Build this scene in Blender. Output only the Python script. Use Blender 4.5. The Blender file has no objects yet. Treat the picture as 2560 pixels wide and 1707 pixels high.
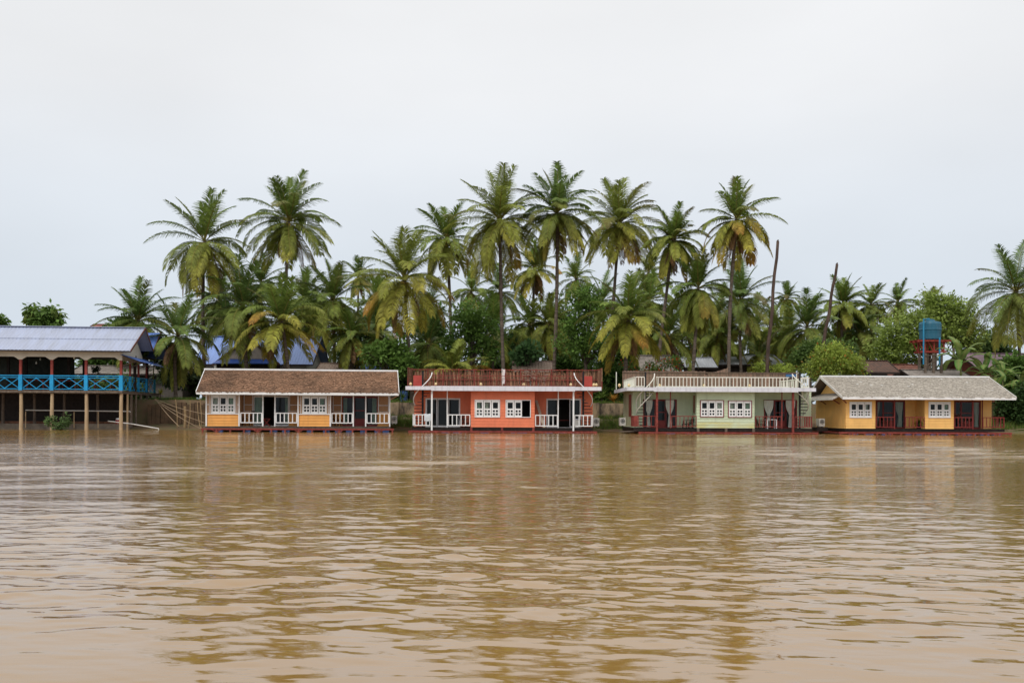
import bpy, math, random
import numpy as np
from mathutils import Vector, Matrix
R = math.radians
scene = bpy.context.scene
COL = scene.collection
F, CX, HOR, CAMH, ROLL = 2500.0, 1280.0, 1035.0, 1.2, R(0.25)
cR, sR = math.cos(ROLL), math.sin(ROLL)
DS = 2560 / 2352

def ray(px, py):
    u, v = px - CX, py - HOR
    return ((cR*u + sR*v)/F, 1.0, -(-sR*u + cR*v)/F)
def unp(px, py, Y):
    d = ray(px, py)
    return Vector((d[0]*Y, Y, CAMH + d[2]*Y))
def dp(x, y, Y): return unp(x*DS, y*DS, Y)

# ------------------------------------------------------------------ objects
def tag(o, label, cat, group=None):
    o['label'] = label; o['category'] = cat
    if group: o['group'] = group
    return o
def thing(name, label, cat, loc=(0, 0, 0), rz=0, group=None):
    o = bpy.data.objects.new(name, None); COL.objects.link(o)
    o.location = loc; o.rotation_euler = (0, 0, rz); o.empty_display_size = .2
    return tag(o, label, cat, group)
def copy_tree(o, parent=None):
    c = o.copy(); COL.objects.link(c)
    if parent: c.parent = parent
    for ch in list(o.children): copy_tree(ch, c)
    return c

class MB:
    def __init__(s): s.v = []; s.f = []; s.m = []; s.c = None
    def add(s, vs, fs, m=0):
        b = len(s.v); s.v += [tuple(p) for p in vs]
        s.f += [tuple(b+i for i in f) for f in fs]; s.m += [m]*len(fs); return s
    def box(s, x0, y0, z0, x1, y1, z1, m=0):
        if x0 > x1: x0, x1 = x1, x0
        if y0 > y1: y0, y1 = y1, y0
        if z0 > z1: z0, z1 = z1, z0
        return s.add([(x0,y0,z0),(x1,y0,z0),(x1,y1,z0),(x0,y1,z0),(x0,y0,z1),(x1,y0,z1),(x1,y1,z1),(x0,y1,z1)],
              [(0,3,2,1),(4,5,6,7),(0,1,5,4),(1,2,6,5),(2,3,7,6),(3,0,4,7)], m)
    def bar(s, p, q, w, h=None, m=0):
        p, q = Vector(p), Vector(q); h = h or w; d = (q-p)
        if d.length < 1e-6: return s
        d.normalize(); up = Vector((0,0,1)) if abs(d.z) < .95 else Vector((0,1,0))
        a = d.cross(up).normalized()*(w/2); b = a.cross(d).normalized()*(h/2)
        vs = [p-a-b,p+a-b,p+a+b,p-a+b,q-a-b,q+a-b,q+a+b,q-a+b]
        return s.add(vs, [(0,1,2,3),(7,6,5,4),(4,5,1,0),(5,6,2,1),(6,7,3,2),(7,4,0,3)], m)
    def tube(s, pts, r, n=7, m=0, cap=True):
        pts = [Vector(p) for p in pts]; k = len(pts)
        rs = r if isinstance(r, (list, tuple)) else [r]*k
        vs = []; pa = None
        for i, p in enumerate(pts):
            d = (pts[min(i+1,k-1)]-pts[max(i-1,0)]).normalized()
            if pa is None:
                pa = d.cross(Vector((0,0,1)) if abs(d.z) < .9 else Vector((1,0,0))).normalized()
            pa = (pa - d*pa.dot(d)).normalized(); b = d.cross(pa)
            for j in range(n):
                a = 2*math.pi*j/n
                vs.append(p + (pa*math.cos(a)+b*math.sin(a))*rs[i])
        fs = [(i*n+j, i*n+(j+1)%n, (i+1)*n+(j+1)%n, (i+1)*n+j) for i in range(k-1) for j in range(n)]
        if cap: fs += [tuple(range(n-1,-1,-1)), tuple((k-1)*n+j for j in range(n))]
        return s.add(vs, fs, m)
    def prism(s, pts, y0, y1, m=0):       # polygon in xz extruded along y
        n = len(pts)
        vs = [(x,y0,z) for x,z in pts]+[(x,y1,z) for x,z in pts]
        fs = [tuple(range(n)), tuple(range(2*n-1,n-1,-1))]+[((i+1)%n,i,n+i,n+(i+1)%n) for i in range(n)]
        return s.add(vs, fs, m)
    def lathe(s, prof, c, n=14, m=0):
        vs = [(c[0]+r*math.cos(2*math.pi*j/n), c[1]+r*math.sin(2*math.pi*j/n), c[2]+z) for r,z in prof for j in range(n)]
        k = len(prof)
        fs = [(i*n+j, i*n+(j+1)%n, (i+1)*n+(j+1)%n, (i+1)*n+j) for i in range(k-1) for j in range(n)]
        fs += [tuple(range(n-1,-1,-1)), tuple((k-1)*n+j for j in range(n))]
        return s.add(vs, fs, m)
    def slab(s, a, b, c, d, t, m=0):      # thick quad, thickness along its normal
        a,b,c,d = map(Vector,(a,b,c,d)); n = (b-a).cross(d-a).normalized()*t
        return s.add([a,b,c,d,a-n,b-n,c-n,d-n], [(0,1,2,3),(7,6,5,4),(0,4,5,1),(1,5,6,2),(2,6,7,3),(3,7,4,0)], m)
    def build(s, name, mats, parent=None, smooth=False, cols=None):
        me = bpy.data.meshes.new(name)
        me.from_pydata(s.v, [], s.f)
        if not isinstance(mats, (list, tuple)): mats = [mats]
        for mt in mats: me.materials.append(mt)
        if len(mats) > 1: me.polygons.foreach_set('material_index', s.m)
        if smooth: me.polygons.foreach_set('use_smooth', [True]*len(me.polygons))
        if cols is not None:
            at = me.color_attributes.new('Col', 'FLOAT_COLOR', 'POINT')
            arr = np.ones((len(s.v),4), dtype=np.float32); arr[:,:3] = np.asarray(cols, dtype=np.float32)
            at.data.foreach_set('color', arr.ravel())
        me.update()
        o = bpy.data.objects.new(name, me); COL.objects.link(o)
        if parent: o.parent = parent
        return o

# ------------------------------------------------------------------ materials
def srgb(r, g, b):
    f = lambda c: (c/255/12.92) if c/255 <= .04045 else ((c/255+.055)/1.055)**2.4
    return (f(r), f(g), f(b))
_M = {}
def mat(name, c, rough=.7, var=.12, scale=3.0, bump=.0, bscale=40., metal=0., stretch=(1,1,1), c2=None, thr=(.35,.7), spec=.3, grime=0.):
    if name in _M: return _M[name]
    m = bpy.data.materials.new(name); m.use_nodes = True; nt = m.node_tree; N = nt.nodes; L = nt.links
    bs = N['Principled BSDF']; bs.inputs['Roughness'].default_value = rough; bs.inputs['Metallic'].default_value = metal
    bs.inputs['Specular IOR Level'].default_value = spec
    tc = N.new('ShaderNodeTexCoord'); mp = N.new('ShaderNodeMapping'); mp.inputs['Scale'].default_value = stretch
    L.new(tc.outputs['Object'], mp.inputs['Vector'])
    nz = N.new('ShaderNodeTexNoise'); nz.inputs['Scale'].default_value = scale; nz.inputs['Detail'].default_value = 7; nz.inputs['Roughness'].default_value = .65
    L.new(mp.outputs['Vector'], nz.inputs['Vector'])
    rp = N.new('ShaderNodeValToRGB'); e = rp.color_ramp.elements
    e[0].position, e[1].position = thr
    lo = c2 or tuple(x*(1-var*1.6) for x in c); hi = c if c2 else tuple(min(1,x*(1+var)) for x in c)
    e[0].color = (*lo,1); e[1].color = (*hi,1)
    L.new(nz.outputs['Fac'], rp.inputs['Fac']); L.new(rp.outputs['Color'], bs.inputs['Base Color'])
    if grime:
        mg = N.new('ShaderNodeMapping'); mg.inputs['Scale'].default_value = (2.6,2.6,.35); L.new(tc.outputs['Object'], mg.inputs['Vector'])
        ng = N.new('ShaderNodeTexNoise'); ng.inputs['Scale'].default_value = 1.9; ng.inputs['Detail'].default_value = 6; L.new(mg.outputs['Vector'], ng.inputs['Vector'])
        rg_ = N.new('ShaderNodeMapRange'); rg_.inputs['From Min'].default_value = .50; rg_.inputs['From Max'].default_value = .78
        rg_.inputs['To Min'].default_value = 0; rg_.inputs['To Max'].default_value = grime; L.new(ng.outputs['Fac'], rg_.inputs['Value'])
        mg2 = N.new('ShaderNodeMixRGB'); mg2.inputs['Color2'].default_value = (c[0]*.35+.06,c[1]*.35+.045,c[2]*.35+.03,1)
        L.new(rg_.outputs['Result'], mg2.inputs['Fac']); L.new(rp.outputs['Color'], mg2.inputs['Color1']); L.new(mg2.outputs['Color'], bs.inputs['Base Color'])
    if bump:
        n2 = N.new('ShaderNodeTexNoise'); n2.inputs['Scale'].default_value = bscale; n2.inputs['Detail'].default_value = 5
        L.new(mp.outputs['Vector'], n2.inputs['Vector'])
        b = N.new('ShaderNodeBump'); b.inputs['Strength'].default_value = bump; b.inputs['Distance'].default_value = .05
        L.new(n2.outputs['Fac'], b.inputs['Height']); L.new(b.outputs['Normal'], bs.inputs['Normal'])
    _M[name] = m; return m

def attr_mat(name, rough=.5, transl=.3, nscale=6., spec=.35, var=.35):
    m = bpy.data.materials.new(name); m.use_nodes = True; nt = m.node_tree; N = nt.nodes; L = nt.links
    bs = N['Principled BSDF']; bs.inputs['Roughness'].default_value = rough; bs.inputs['Specular IOR Level'].default_value = spec
    at = N.new('ShaderNodeAttribute'); at.attribute_name = 'Col'
    tc = N.new('ShaderNodeTexCoord'); nz = N.new('ShaderNodeTexNoise'); nz.inputs['Scale'].default_value = nscale; nz.inputs['Detail'].default_value = 4
    L.new(tc.outputs['Object'], nz.inputs['Vector'])
    mr = N.new('ShaderNodeMapRange'); mr.inputs['From Min'].default_value = .3; mr.inputs['From Max'].default_value = .7
    mr.inputs['To Min'].default_value = 1-var; mr.inputs['To Max'].default_value = 1+var
    L.new(nz.outputs['Fac'], mr.inputs['Value'])
    mx = N.new('ShaderNodeVectorMath'); mx.operation = 'SCALE'
    L.new(at.outputs['Color'], mx.inputs[0]); L.new(mr.outputs['Result'], mx.inputs['Scale'])
    L.new(mx.outputs['Vector'], bs.inputs['Base Color'])
    if transl:
        tr = N.new('ShaderNodeBsdfTranslucent'); L.new(mx.outputs['Vector'], tr.inputs['Color'])
        ms = N.new('ShaderNodeMixShader'); ms.inputs['Fac'].default_value = transl
        L.new(bs.outputs['BSDF'], ms.inputs[1]); L.new(tr.outputs['BSDF'], ms.inputs[2])
        L.new(ms.outputs['Shader'], N['Material Output'].inputs['Surface'])
    return m

def glass_mat(name, tint=.55):
    m = bpy.data.materials.new(name); m.use_nodes = True; nt = m.node_tree; N = nt.nodes; L = nt.links
    N.remove(N['Principled BSDF'])
    t = N.new('ShaderNodeBsdfTransparent'); t.inputs['Color'].default_value = (tint,tint*1.03,tint,1)
    g = N.new('ShaderNodeBsdfGlossy'); g.inputs['Roughness'].default_value = .03
    fr = N.new('ShaderNodeFresnel'); fr.inputs['IOR'].default_value = 1.5
    ad = N.new('ShaderNodeMath'); ad.operation = 'MULTIPLY_ADD'; ad.inputs[1].default_value = .4; ad.inputs[2].default_value = .0
    L.new(fr.outputs['Fac'], ad.inputs[0])
    ms = N.new('ShaderNodeMixShader'); L.new(ad.outputs[0], ms.inputs['Fac'])
    L.new(t.outputs['BSDF'], ms.inputs[1]); L.new(g.outputs['BSDF'], ms.inputs[2])
    L.new(ms.outputs['Shader'], N['Material Output'].inputs['Surface'])
    return m

M_white = mat('white_paint', (.82,.82,.82), .5, .06, 2.5, grime=.2)
M_lilac = mat('pale_fascia_paint', (.70,.70,.76), .5, .07, 1.5, grime=.5)
M_orangeY = mat('orange_board_paint', (.84,.40,.105), .55, .07, 1.2, .05, grime=.2)
M_yellow = mat('yellow_board_paint', (.92,.54,.175), .55, .07, 1.2, .05, grime=.2)
M_red_or = mat('coral_board_paint', (.80,.222,.112), .55, .08, 1.2, .05, grime=.2)
M_green = mat('pale_green_board_paint', (.60,.68,.48), .55, .07, 1.2, .05, grime=.2)
M_weave = mat('woven_bamboo', (.52,.30,.16), .8, .16, 22., .3, 60.)
M_maroon = mat('maroon_paint', (.23,.035,.03), .5, .15, 4.)
M_redsteel = mat('red_oxide_steel', (.25,.05,.038), .6, .25, 5.)
M_dark = mat('dark_timber_and_shade', (.030,.020,.016), .7, .3, 6.)  # also colours the added shade pieces under the floats and restaurant deck
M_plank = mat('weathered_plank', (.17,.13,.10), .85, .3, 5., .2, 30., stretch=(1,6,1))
M_black = mat('black_steel', (.015,.015,.017), .45, .2, 6.)
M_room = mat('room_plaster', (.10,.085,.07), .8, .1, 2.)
M_glass = glass_mat('window_glass', .82)
M_curt = mat('curtain_cloth', (.70,.72,.66), .85, .06, 3.)
M_curt_g = mat('mint_curtain_cloth', (.42,.55,.45), .85, .08, 3.)
M_blue_drum = mat('blue_drum_plastic', (.03,.07,.20), .45, .25, 4.)
M_ac = mat('ac_casing', (.62,.60,.55), .5, .08, 4.)
M_concrete = mat('stained_concrete', (.36,.27,.17), .9, .2, 1.1, .3, 18., c2=(.055,.045,.035), thr=(.40,.58), stretch=(1,1,.45))
M_pile = mat('concrete_pile', (.50,.36,.22), .85, .14, 3., .1, 20., stretch=(1,1,.3))
M_trunk = mat('palm_trunk', (.15,.115,.09), .9, .35, 4., .6, 9., stretch=(.4,.4,2.5))
M_bark = mat('tree_bark', (.11,.085,.065), .9, .3, 4., .5, 14.)
M_polewood = mat('dead_pole_wood', (.10,.065,.05), .9, .35, 5., .4, 16., stretch=(1,1,.25))
M_blue = mat('sky_blue_paint', (.02,.33,.66), .5, .12, 3.)
M_teal = mat('teal_paint', (.02,.21,.28), .5, .15, 3.)
M_cream = mat('cream_panel', (.62,.57,.48), .7, .06, 1.5)
M_oxred = mat('oxide_red_post', (.28,.05,.04), .6, .15, 4.)
M_leaf = attr_mat('palm_leaf', .55, .30, 3., .18, .3)
M_foli = attr_mat('broad_leaf', .55, .38, 2., .18, .35)
M_shingle = attr_mat('roof_shingle', .9, 0, 9., .1, .4)
M_coco = mat('coconut_husk', (.42,.30,.05), .5, .3, 5.)
M_rope = mat('hemp_rope', (.30,.22,.14), .9, .15, 10.)
M_bamboo = mat('bamboo_pole', (.33,.23,.12), .7, .2, 6.)
M_pipe = mat('white_pipe', (.62,.60,.57), .4, .1, 3.)
M_wood_furn = mat('furniture_wood', (.09,.045,.03), .55, .2, 8.)

# ------------------------------------------------------------------ sky, sun, camera
w = bpy.data.worlds.new("World"); scene.world = w; w.use_nodes = True
nt = w.node_tree; N = nt.nodes; L = nt.links
bg = N['Background']
SUN_EL, SUN_AZ = R(52), R(205)          # azimuth clockwise from +Y
sky = N.new('ShaderNodeTexSky'); sky.sky_type = 'NISHITA'; sky.sun_disc = False
sky.sun_elevation = SUN_EL; sky.sun_rotation = SUN_AZ; sky.air_density = 1.; sky.dust_density = 6.; sky.ozone_density = 1.
tc = N.new('ShaderNodeTexCoord'); sp = N.new('ShaderNodeSeparateXYZ'); L.new(tc.outputs['Generated'], sp.inputs[0])
rp = N.new('ShaderNodeValToRGB'); e = rp.color_ramp.elements
e[0].position = 0.; e[0].color = (.465,.53,.605,1)
e[1].position = 1.; e[1].color = (1.,.99,.97,1)
for p_, c_ in ((.10,(.505,.556,.612)),(.2,(.575,.61,.652)),(.30,(.645,.655,.67)),(.42,(.665,.668,.672)),(.7,(.86,.86,.85))):
    x = e.new(p_); x.color = (*c_,1)
L.new(sp.outputs['Z'], rp.inputs['Fac'])
mp = N.new('ShaderNodeMapping'); mp.inputs['Scale'].default_value = (1,1,2.6); L.new(tc.outputs['Generated'], mp.inputs['Vector'])
nz = N.new('ShaderNodeTexNoise'); nz.inputs['Scale'].default_value = 2.2; nz.inputs['Detail'].default_value = 5; nz.inputs['Roughness'].default_value = .45
L.new(mp.outputs['Vector'], nz.inputs['Vector'])
mr = N.new('ShaderNodeMapRange'); mr.inputs['From Min'].default_value = .3; mr.inputs['From Max'].default_value = .7
mr.inputs['To Min'].default_value = 13.0; mr.inputs['To Max'].default_value = 14.6; L.new(nz.outputs['Fac'], mr.inputs['Value'])
vm = N.new('ShaderNodeVectorMath'); vm.operation = 'SCALE'; L.new(rp.outputs['Color'], vm.inputs[0]); L.new(mr.outputs['Result'], vm.inputs['Scale'])
mx = N.new('ShaderNodeMixRGB'); mx.inputs['Fac'].default_value = .94
L.new(sky.outputs['Color'], mx.inputs['Color1']); L.new(vm.outputs['Vector'], mx.inputs['Color2'])
L.new(mx.outputs['Color'], bg.inputs['Color']); bg.inputs['Strength'].default_value = .1

sl = bpy.data.lights.new('sun', 'SUN'); sl.energy = 1.5; sl.angle = R(14); sl.color = (1,.965,.91)
so = bpy.data.objects.new('sun', sl); COL.objects.link(so)
sd = Vector((math.sin(SUN_AZ)*math.cos(SUN_EL), math.cos(SUN_AZ)*math.cos(SUN_EL), math.sin(SUN_EL)))
so.rotation_euler = sd.to_track_quat('Z', 'Y').to_euler(); so.location = (0,0,60)
cam = bpy.data.cameras.new('camera'); co = bpy.data.objects.new('camera', cam); COL.objects.link(co)
cam.sensor_width = 36; cam.lens = 36*F/2560; cam.shift_y = (HOR-853.5)/2560; cam.clip_end = 6000; cam.clip_start = .1
co.matrix_world = Matrix.Translation((0,0,CAMH)) @ Matrix.Rotation(R(90),4,'X') @ Matrix.Rotation(ROLL,4,'Z')
scene.camera = co
scene.view_settings.view_transform = 'Standard'; scene.view_settings.look = 'None'
scene.view_settings.exposure = 0.0; scene.view_settings.gamma = 1

# ------------------------------------------------------------------ river
rng = np.random.default_rng(7)
def vnoise(x, y, seed):
    g = np.random.default_rng(seed).random((64,64))
    xi = np.floor(x).astype(int); yi = np.floor(y).astype(int); fx = x-xi; fy = y-yi
    fx = fx*fx*(3-2*fx); fy = fy*fy*(3-2*fy)
    a = g[xi%64,yi%64]; b = g[(xi+1)%64,yi%64]; c = g[xi%64,(yi+1)%64]; d = g[(xi+1)%64,(yi+1)%64]
    return (a*(1-fx)+b*fx)*(1-fy)+(c*(1-fx)+d*fx)*fy
def build_river():
    nr = 1650
    inv = np.linspace(1/3.2, 1/69.0, nr); Yr = 1/inv
    Yr = np.concatenate([[.8,1.6], Yr, [80.,120.]])
    s = np.concatenate([[-40,-12,-5,-2.2,-1.3], np.linspace(-.8,.8,800), [1.3,2.2,5,12,40]])
    Yg, Sg = np.meshgrid(Yr, s, indexing='ij'); Xg = Sg*Yg
    dYr = np.gradient(Yr)[:,None]
    patch = vnoise(Xg/9+3, Yg/5+11, 1)*.6 + vnoise(Xg/3.2, Yg/1.7, 2)*.4
    patch2 = vnoise(Xg/14+7, Yg/3.5+5, 3)
    amp = np.clip(-.35+2.2*patch, .10, 1.5)*(.2+1.55*patch2)
    near = np.clip((Yg-4.)/9., 0, 1); amp = amp*(.5+.5*near)
    Z = np.zeros_like(Xg)
    for k in range(84):
        lam = math.exp(rng.uniform(math.log(.11), math.log(1.15)))
        th = rng.normal(0, .5) + (.12 if lam < 1 else -.15)
        kx, ky = math.sin(th)*2*math.pi/lam, math.cos(th)*2*math.pi/lam
        sl_ = .0060*(1.1 if lam < .5 else .8)
        a = sl_*lam/(2*math.pi)*1.414
        fade = np.clip((lam/np.maximum(dYr,1e-4)-2.2)/3., 0, 1)
        ph = kx*Xg + ky*Yg + rng.uniform(0, 6.28)
        sg = np.sin(ph + .35*np.sin(ph*.37+k))
        Z += a*fade*sg
    Z *= amp
    far = np.clip((Yg-9.)/16., 0, 1)*(.2+1.9*np.clip(vnoise(Xg/11+2, Yg/4.2+9, 5)-.25,0,1))
    Z2 = np.zeros_like(Xg)
    for k in range(34):
        lam = math.exp(rng.uniform(math.log(.8), math.log(3.2))); th = rng.normal(0,.33)
        kx, ky = math.sin(th)*2*math.pi/lam, math.cos(th)*2*math.pi/lam
        ph = kx*Xg+ky*Yg+rng.uniform(0,6.28)
        Z2 += .0072*lam/(2*math.pi)*1.414*np.clip((lam/np.maximum(dYr,1e-4)-2.2)/2.,0,1)*np.sin(ph+.4*np.sin(ph*.41+k))
    Z += Z2*far
    edge = (np.abs(Sg) <= .8) & (Yg > 3) & (Yg < 70); Z = np.where(edge, Z, 0)
    nR, nC = Xg.shape
    V = np.stack([Xg,Yg,Z],-1).reshape(-1,3).astype(np.float32)
    i = np.arange(nR-1)[:,None]*nC + np.arange(nC-1)[None,:]
    Fq = np.stack([i,i+1,i+nC+1,i+nC],-1).reshape(-1,4).astype(np.int32)
    me = bpy.data.meshes.new('river'); me.vertices.add(len(V)); me.vertices.foreach_set('co', V.ravel())
    me.loops.add(Fq.size); me.loops.foreach_set('vertex_index', Fq.ravel())
    me.polygons.add(len(Fq)); me.polygons.foreach_set('loop_start', np.arange(0,Fq.size,4,dtype=np.int32))
    me.polygons.foreach_set('use_smooth', np.ones(len(Fq),dtype=bool))
    me.update(calc_edges=True); me.validate()
    m = bpy.data.materials.new('muddy_river_water'); m.use_nodes = True; n = m.node_tree.nodes; l = m.node_tree.links
    bs = n['Principled BSDF']; bs.inputs['Roughness'].default_value = .05; bs.inputs['IOR'].default_value = 1.75
    tc = n.new('ShaderNodeTexCoord'); nz = n.new('ShaderNodeTexNoise'); nz.inputs['Scale'].default_value = .12; nz.inputs['Detail'].default_value = 4
    l.new(tc.outputs['Object'], nz.inputs['Vector'])
    rp = n.new('ShaderNodeValToRGB'); e = rp.color_ramp.elements; e[0].position = .3; e[1].position = .7
    e[0].color = (.25,.139,.039,1); e[1].color = (.285,.165,.050,1)
    l.new(nz.outputs['Fac'], rp.inputs['Fac']); l.new(rp.outputs['Color'], bs.inputs['Base Color'])
    mp = n.new('ShaderNodeMapping'); mp.inputs['Scale'].default_value = (1,2.6,1); l.new(tc.outputs['Object'], mp.inputs['Vector'])
    n2 = n.new('ShaderNodeTexNoise'); n2.inputs['Scale'].default_value = 4.2; n2.inputs['Detail'].default_value = 2; n2.inputs['Roughness'].default_value = .4
    l.new(mp.outputs['Vector'], n2.inputs['Vector'])
    b = n.new('ShaderNodeBump'); b.inputs['Strength'].default_value = .22; b.inputs['Distance'].default_value = .03
    sx = n.new('ShaderNodeSeparateXYZ'); l.new(tc.outputs['Object'], sx.inputs[0])
    ms = n.new('ShaderNodeMapRange'); ms.inputs['From Min'].default_value = 6; ms.inputs['From Max'].default_value = 32; ms.inputs['To Min'].default_value = .06; ms.inputs['To Max'].default_value = .6
    l.new(sx.outputs['Y'], ms.inputs['Value']); l.new(ms.outputs['Result'], b.inputs['Strength'])
    l.new(n2.outputs['Fac'], b.inputs['Height']); l.new(b.outputs['Normal'], bs.inputs['Normal'])
    me.materials.append(m)
    o = bpy.data.objects.new('river', me); COL.objects.link(o); o['kind'] = 'structure'
build_river()

# ------------------------------------------------------------------ ground
def ground_h(x, y):
    # shore stands further back on the left, under the stilted restaurant
    sh = 70.6 + max(0, min(1, (-19-x)/4))*.2
    t = y - sh
    if t < -1: return -1.4
    if x < -21.3:                                  # earth bank behind the piles
        if t < 0: return -1.4 + 1.4*(t+1)
        if t < 2.4: return .34*t/2.4*1.0
        if t < 2.8: return .34 + (t-2.4)/.4*1.75
        return min(3.2, 2.1 + (t-2.8)*.012)
    if t < 0: return -1.4 + 1.4*(t+1)
    if t < 3.0: return .95*(t/3.0)**.8
    if t < 3.5: return .95
    if t < 3.6: return .95 + (t-3.5)/.1*1.05
    return min(3.2, 2.0 + (t-3.6)*.012)
def build_ground():
    ys = [-40,0,40,66,69]+[69.4+.2*i for i in range(42)]+[78,80,84,90,100,120,150,200,300,500,900,1800,3500]
    xs = [-3500,-1500,-600,-250,-120,-80]+[-60+1.5*i for i in range(81)]+[70,90,130,250,600,1500,3500]
    rg = random.Random(3); mb = MB(); nx = len(xs)
    for y in ys:
        for x in xs:
            j = rg.uniform(-.07,.07) if 70 < y < 140 else 0
            mb.v.append((x,y,ground_h(x,y)+j))
    for i in range(len(ys)-1):
        for k in range(nx-1):
            mb.f.append((i*nx+k,i*nx+k+1,(i+1)*nx+k+1,(i+1)*nx+k)); mb.m.append(0)
    g = mat('river_bank_earth', (.105,.10,.045), .95, .3, .9, .5, 6., c2=(.13,.085,.05), thr=(.42,.6))
    o = mb.build('ground', g, smooth=True); o['kind'] = 'structure'
build_ground()
# ------------------------------------------------------------------ house toolkit
class Site:
    """turns measurements on the photo into local metres on a plane of a building"""
    def __init__(s, ox, oy, sc, Y, zx, yaw=0.):
        s.ox, s.oy, s.sc, s.yaw = ox, oy, sc, yaw
        p = unp(ox+zx/sc, HOR, Y); s.loc = Vector((p.x, Y, 0))
        s.ca, s.sa = math.cos(yaw), math.sin(yaw)
    def w(s, zx, zy, y=0.):
        d = ray(s.ox+zx/s.sc, s.oy+zy/s.sc)
        ox, oy = -s.loc.x, -s.loc.y
        lx0, ly0 = s.ca*ox+s.sa*oy, -s.sa*ox+s.ca*oy
        lx, ly = s.ca*d[0]+s.sa*d[1], -s.sa*d[0]+s.ca*d[1]
        t = (y-ly0)/ly
        return lx0+t*lx, CAMH+t*d[2]
    def X(s, zx, y=0., zy=650): return s.w(zx, zy, y)[0]
    def Z(s, zy, y=0., zx=None): return s.w(s.mid if zx is None else zx, zy, y)[1]
    def world(s, x, y, z=0.):
        return Vector((s.loc.x + s.ca*x - s.sa*y, s.loc.y + s.sa*x + s.ca*y, z))

def wall(root, name, m, plane, u0, u1, z0, z1, op=(), plank=.2, t=.07, label=None):
    if u0 > u1: u0, u1 = u1, u0
    k, c = plane
    tr = {'f': lambda u,z,n: (u,c-n,z), 'b': lambda u,z,n: (u,c+n,z), 'l': lambda u,z,n: (c-n,u,z), 'r': lambda u,z,n: (c+n,u,z)}[k]
    flip = k in ('b','l')
    mb = MB()
    def quad(pts):
        q = [tr(*p) for p in pts]; mb.add(q, [(3,2,1,0) if flip else (0,1,2,3)])
    xs = sorted({u0,u1,*[min(max(v,u0),u1) for o in op for v in o[:2]]})
    for a, b in zip(xs, xs[1:]):
        if b-a < 1e-4: continue
        cuts = sorted((max(o[2],z0),min(o[3],z1)) for o in op if o[0] < (a+b)/2 < o[1])
        zz = z0; spans = []
        for ca_, cb_ in cuts:
            if ca_ > zz+1e-4: spans.append((zz,ca_))
            zz = max(zz,cb_)
        if z1 > zz+1e-4: spans.append((zz,z1))
        for za, zb in spans:
            quad([(b,za,-t),(a,za,-t),(a,zb,-t),(b,zb,-t)])
            quad([(a,za,-t),(b,za,-t),(b,za,0),(a,za,0)]); quad([(a,zb,0),(b,zb,0),(b,zb,-t),(a,zb,-t)])
            quad([(a,za,-t),(a,za,0),(a,zb,0),(a,zb,-t)]); quad([(b,za,0),(b,za,-t),(b,zb,-t),(b,zb,0)])
            if not plank: quad([(a,za,0),(b,za,0),(b,zb,0),(a,zb,0)]); continue
            j = math.floor((za-z0)/plank+1e-6); z = za; dep = .024
            while z < zb-1e-4:
                top = min(z0+(j+1)*plank, zb)
                f0 = dep*(1-(z-z0-j*plank)/plank); f1 = dep*(1-(top-z0-j*plank)/plank)
                quad([(a,z,f0),(b,z,f0),(b,top,f1),(a,top,f1)]); quad([(a,z,0),(b,z,0),(b,z,f0),(a,z,f0)])
                quad([(a,z,0),(a,z,f0),(a,top,f1),(a,top,0)]); quad([(b,z,f0),(b,z,0),(b,top,0),(b,top,f1)])
                z = top; j += 1
    o = mb.build(name, m, root)
    if label: o['label'] = label
    return o

rnd_w = random.Random(44)
def shutter_window(root, y, x0, x1, z0, z1, outline=None, n=3, missing=(), label=None, curt=()):
    fr = MB(); t = .045; ya, yb = y-.055, y+.045
    fr.box(x0,ya,z0,x1,yb,z0+t); fr.box(x0,ya,z1-t,x1,yb,z1)
    fr.box(x0,ya,z0+t,x0+t,yb,z1-t); fr.box(x1-t,ya,z0+t,x1,yb,z1-t)
    w = fr.build('window', outline or M_white, root)
    if label: w['label'] = label
    gx0, gx1, gz0, gz1 = x0+t, x1-t, z0+t, z1-t
    W = (gx1-gx0)/n
    for i in range(n):
        a, b = gx0+i*W+.012, gx0+(i+1)*W-.012
        if i in missing: continue
        if i in curt: curtain(root, y+.10, a, a+(b-a)*rnd_w.uniform(.6,1.), gz0+.02, gz1-.02, M_curt_g if rnd_w.random() < .35 else M_curt)
        s = MB(); st = min(.085, (b-a)*.17); Y0, Y1 = y-.045, y+.0
        zt = gz1-.13; zm1 = gz0+(gz1-gz0)*.505; zm0 = zm1-.10; zb = gz0+.10
        s.box(a,Y0,gz0,a+st,Y1,gz1); s.box(b-st,Y0,gz0,b,Y1,gz1)
        s.box(a+st,Y0,zt,b-st,Y1,gz1); s.box(a+st,Y0,zm0,b-st,Y1,zm1); s.box(a+st,Y0,gz0,b-st,Y1,zb)
        mx_ = (a+b)/2; mz = (zb+zm0)/2; h = .032
        s.box(mx_-h,Y0+.004,zb,mx_+h,Y1-.004,zm0)
        s.box(a+st,Y0+.004,mz-h,mx_-h,Y1-.004,mz+h); s.box(mx_+h,Y0+.004,mz-h,b-st,Y1-.004,mz+h)
        s.build('sash', M_white, w)
        MB().box(a+st*.5,y+.003,gz0+.05,b-st*.5,y+.011,gz1-.06).build('pane', M_glass, w)
    return w

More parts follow.
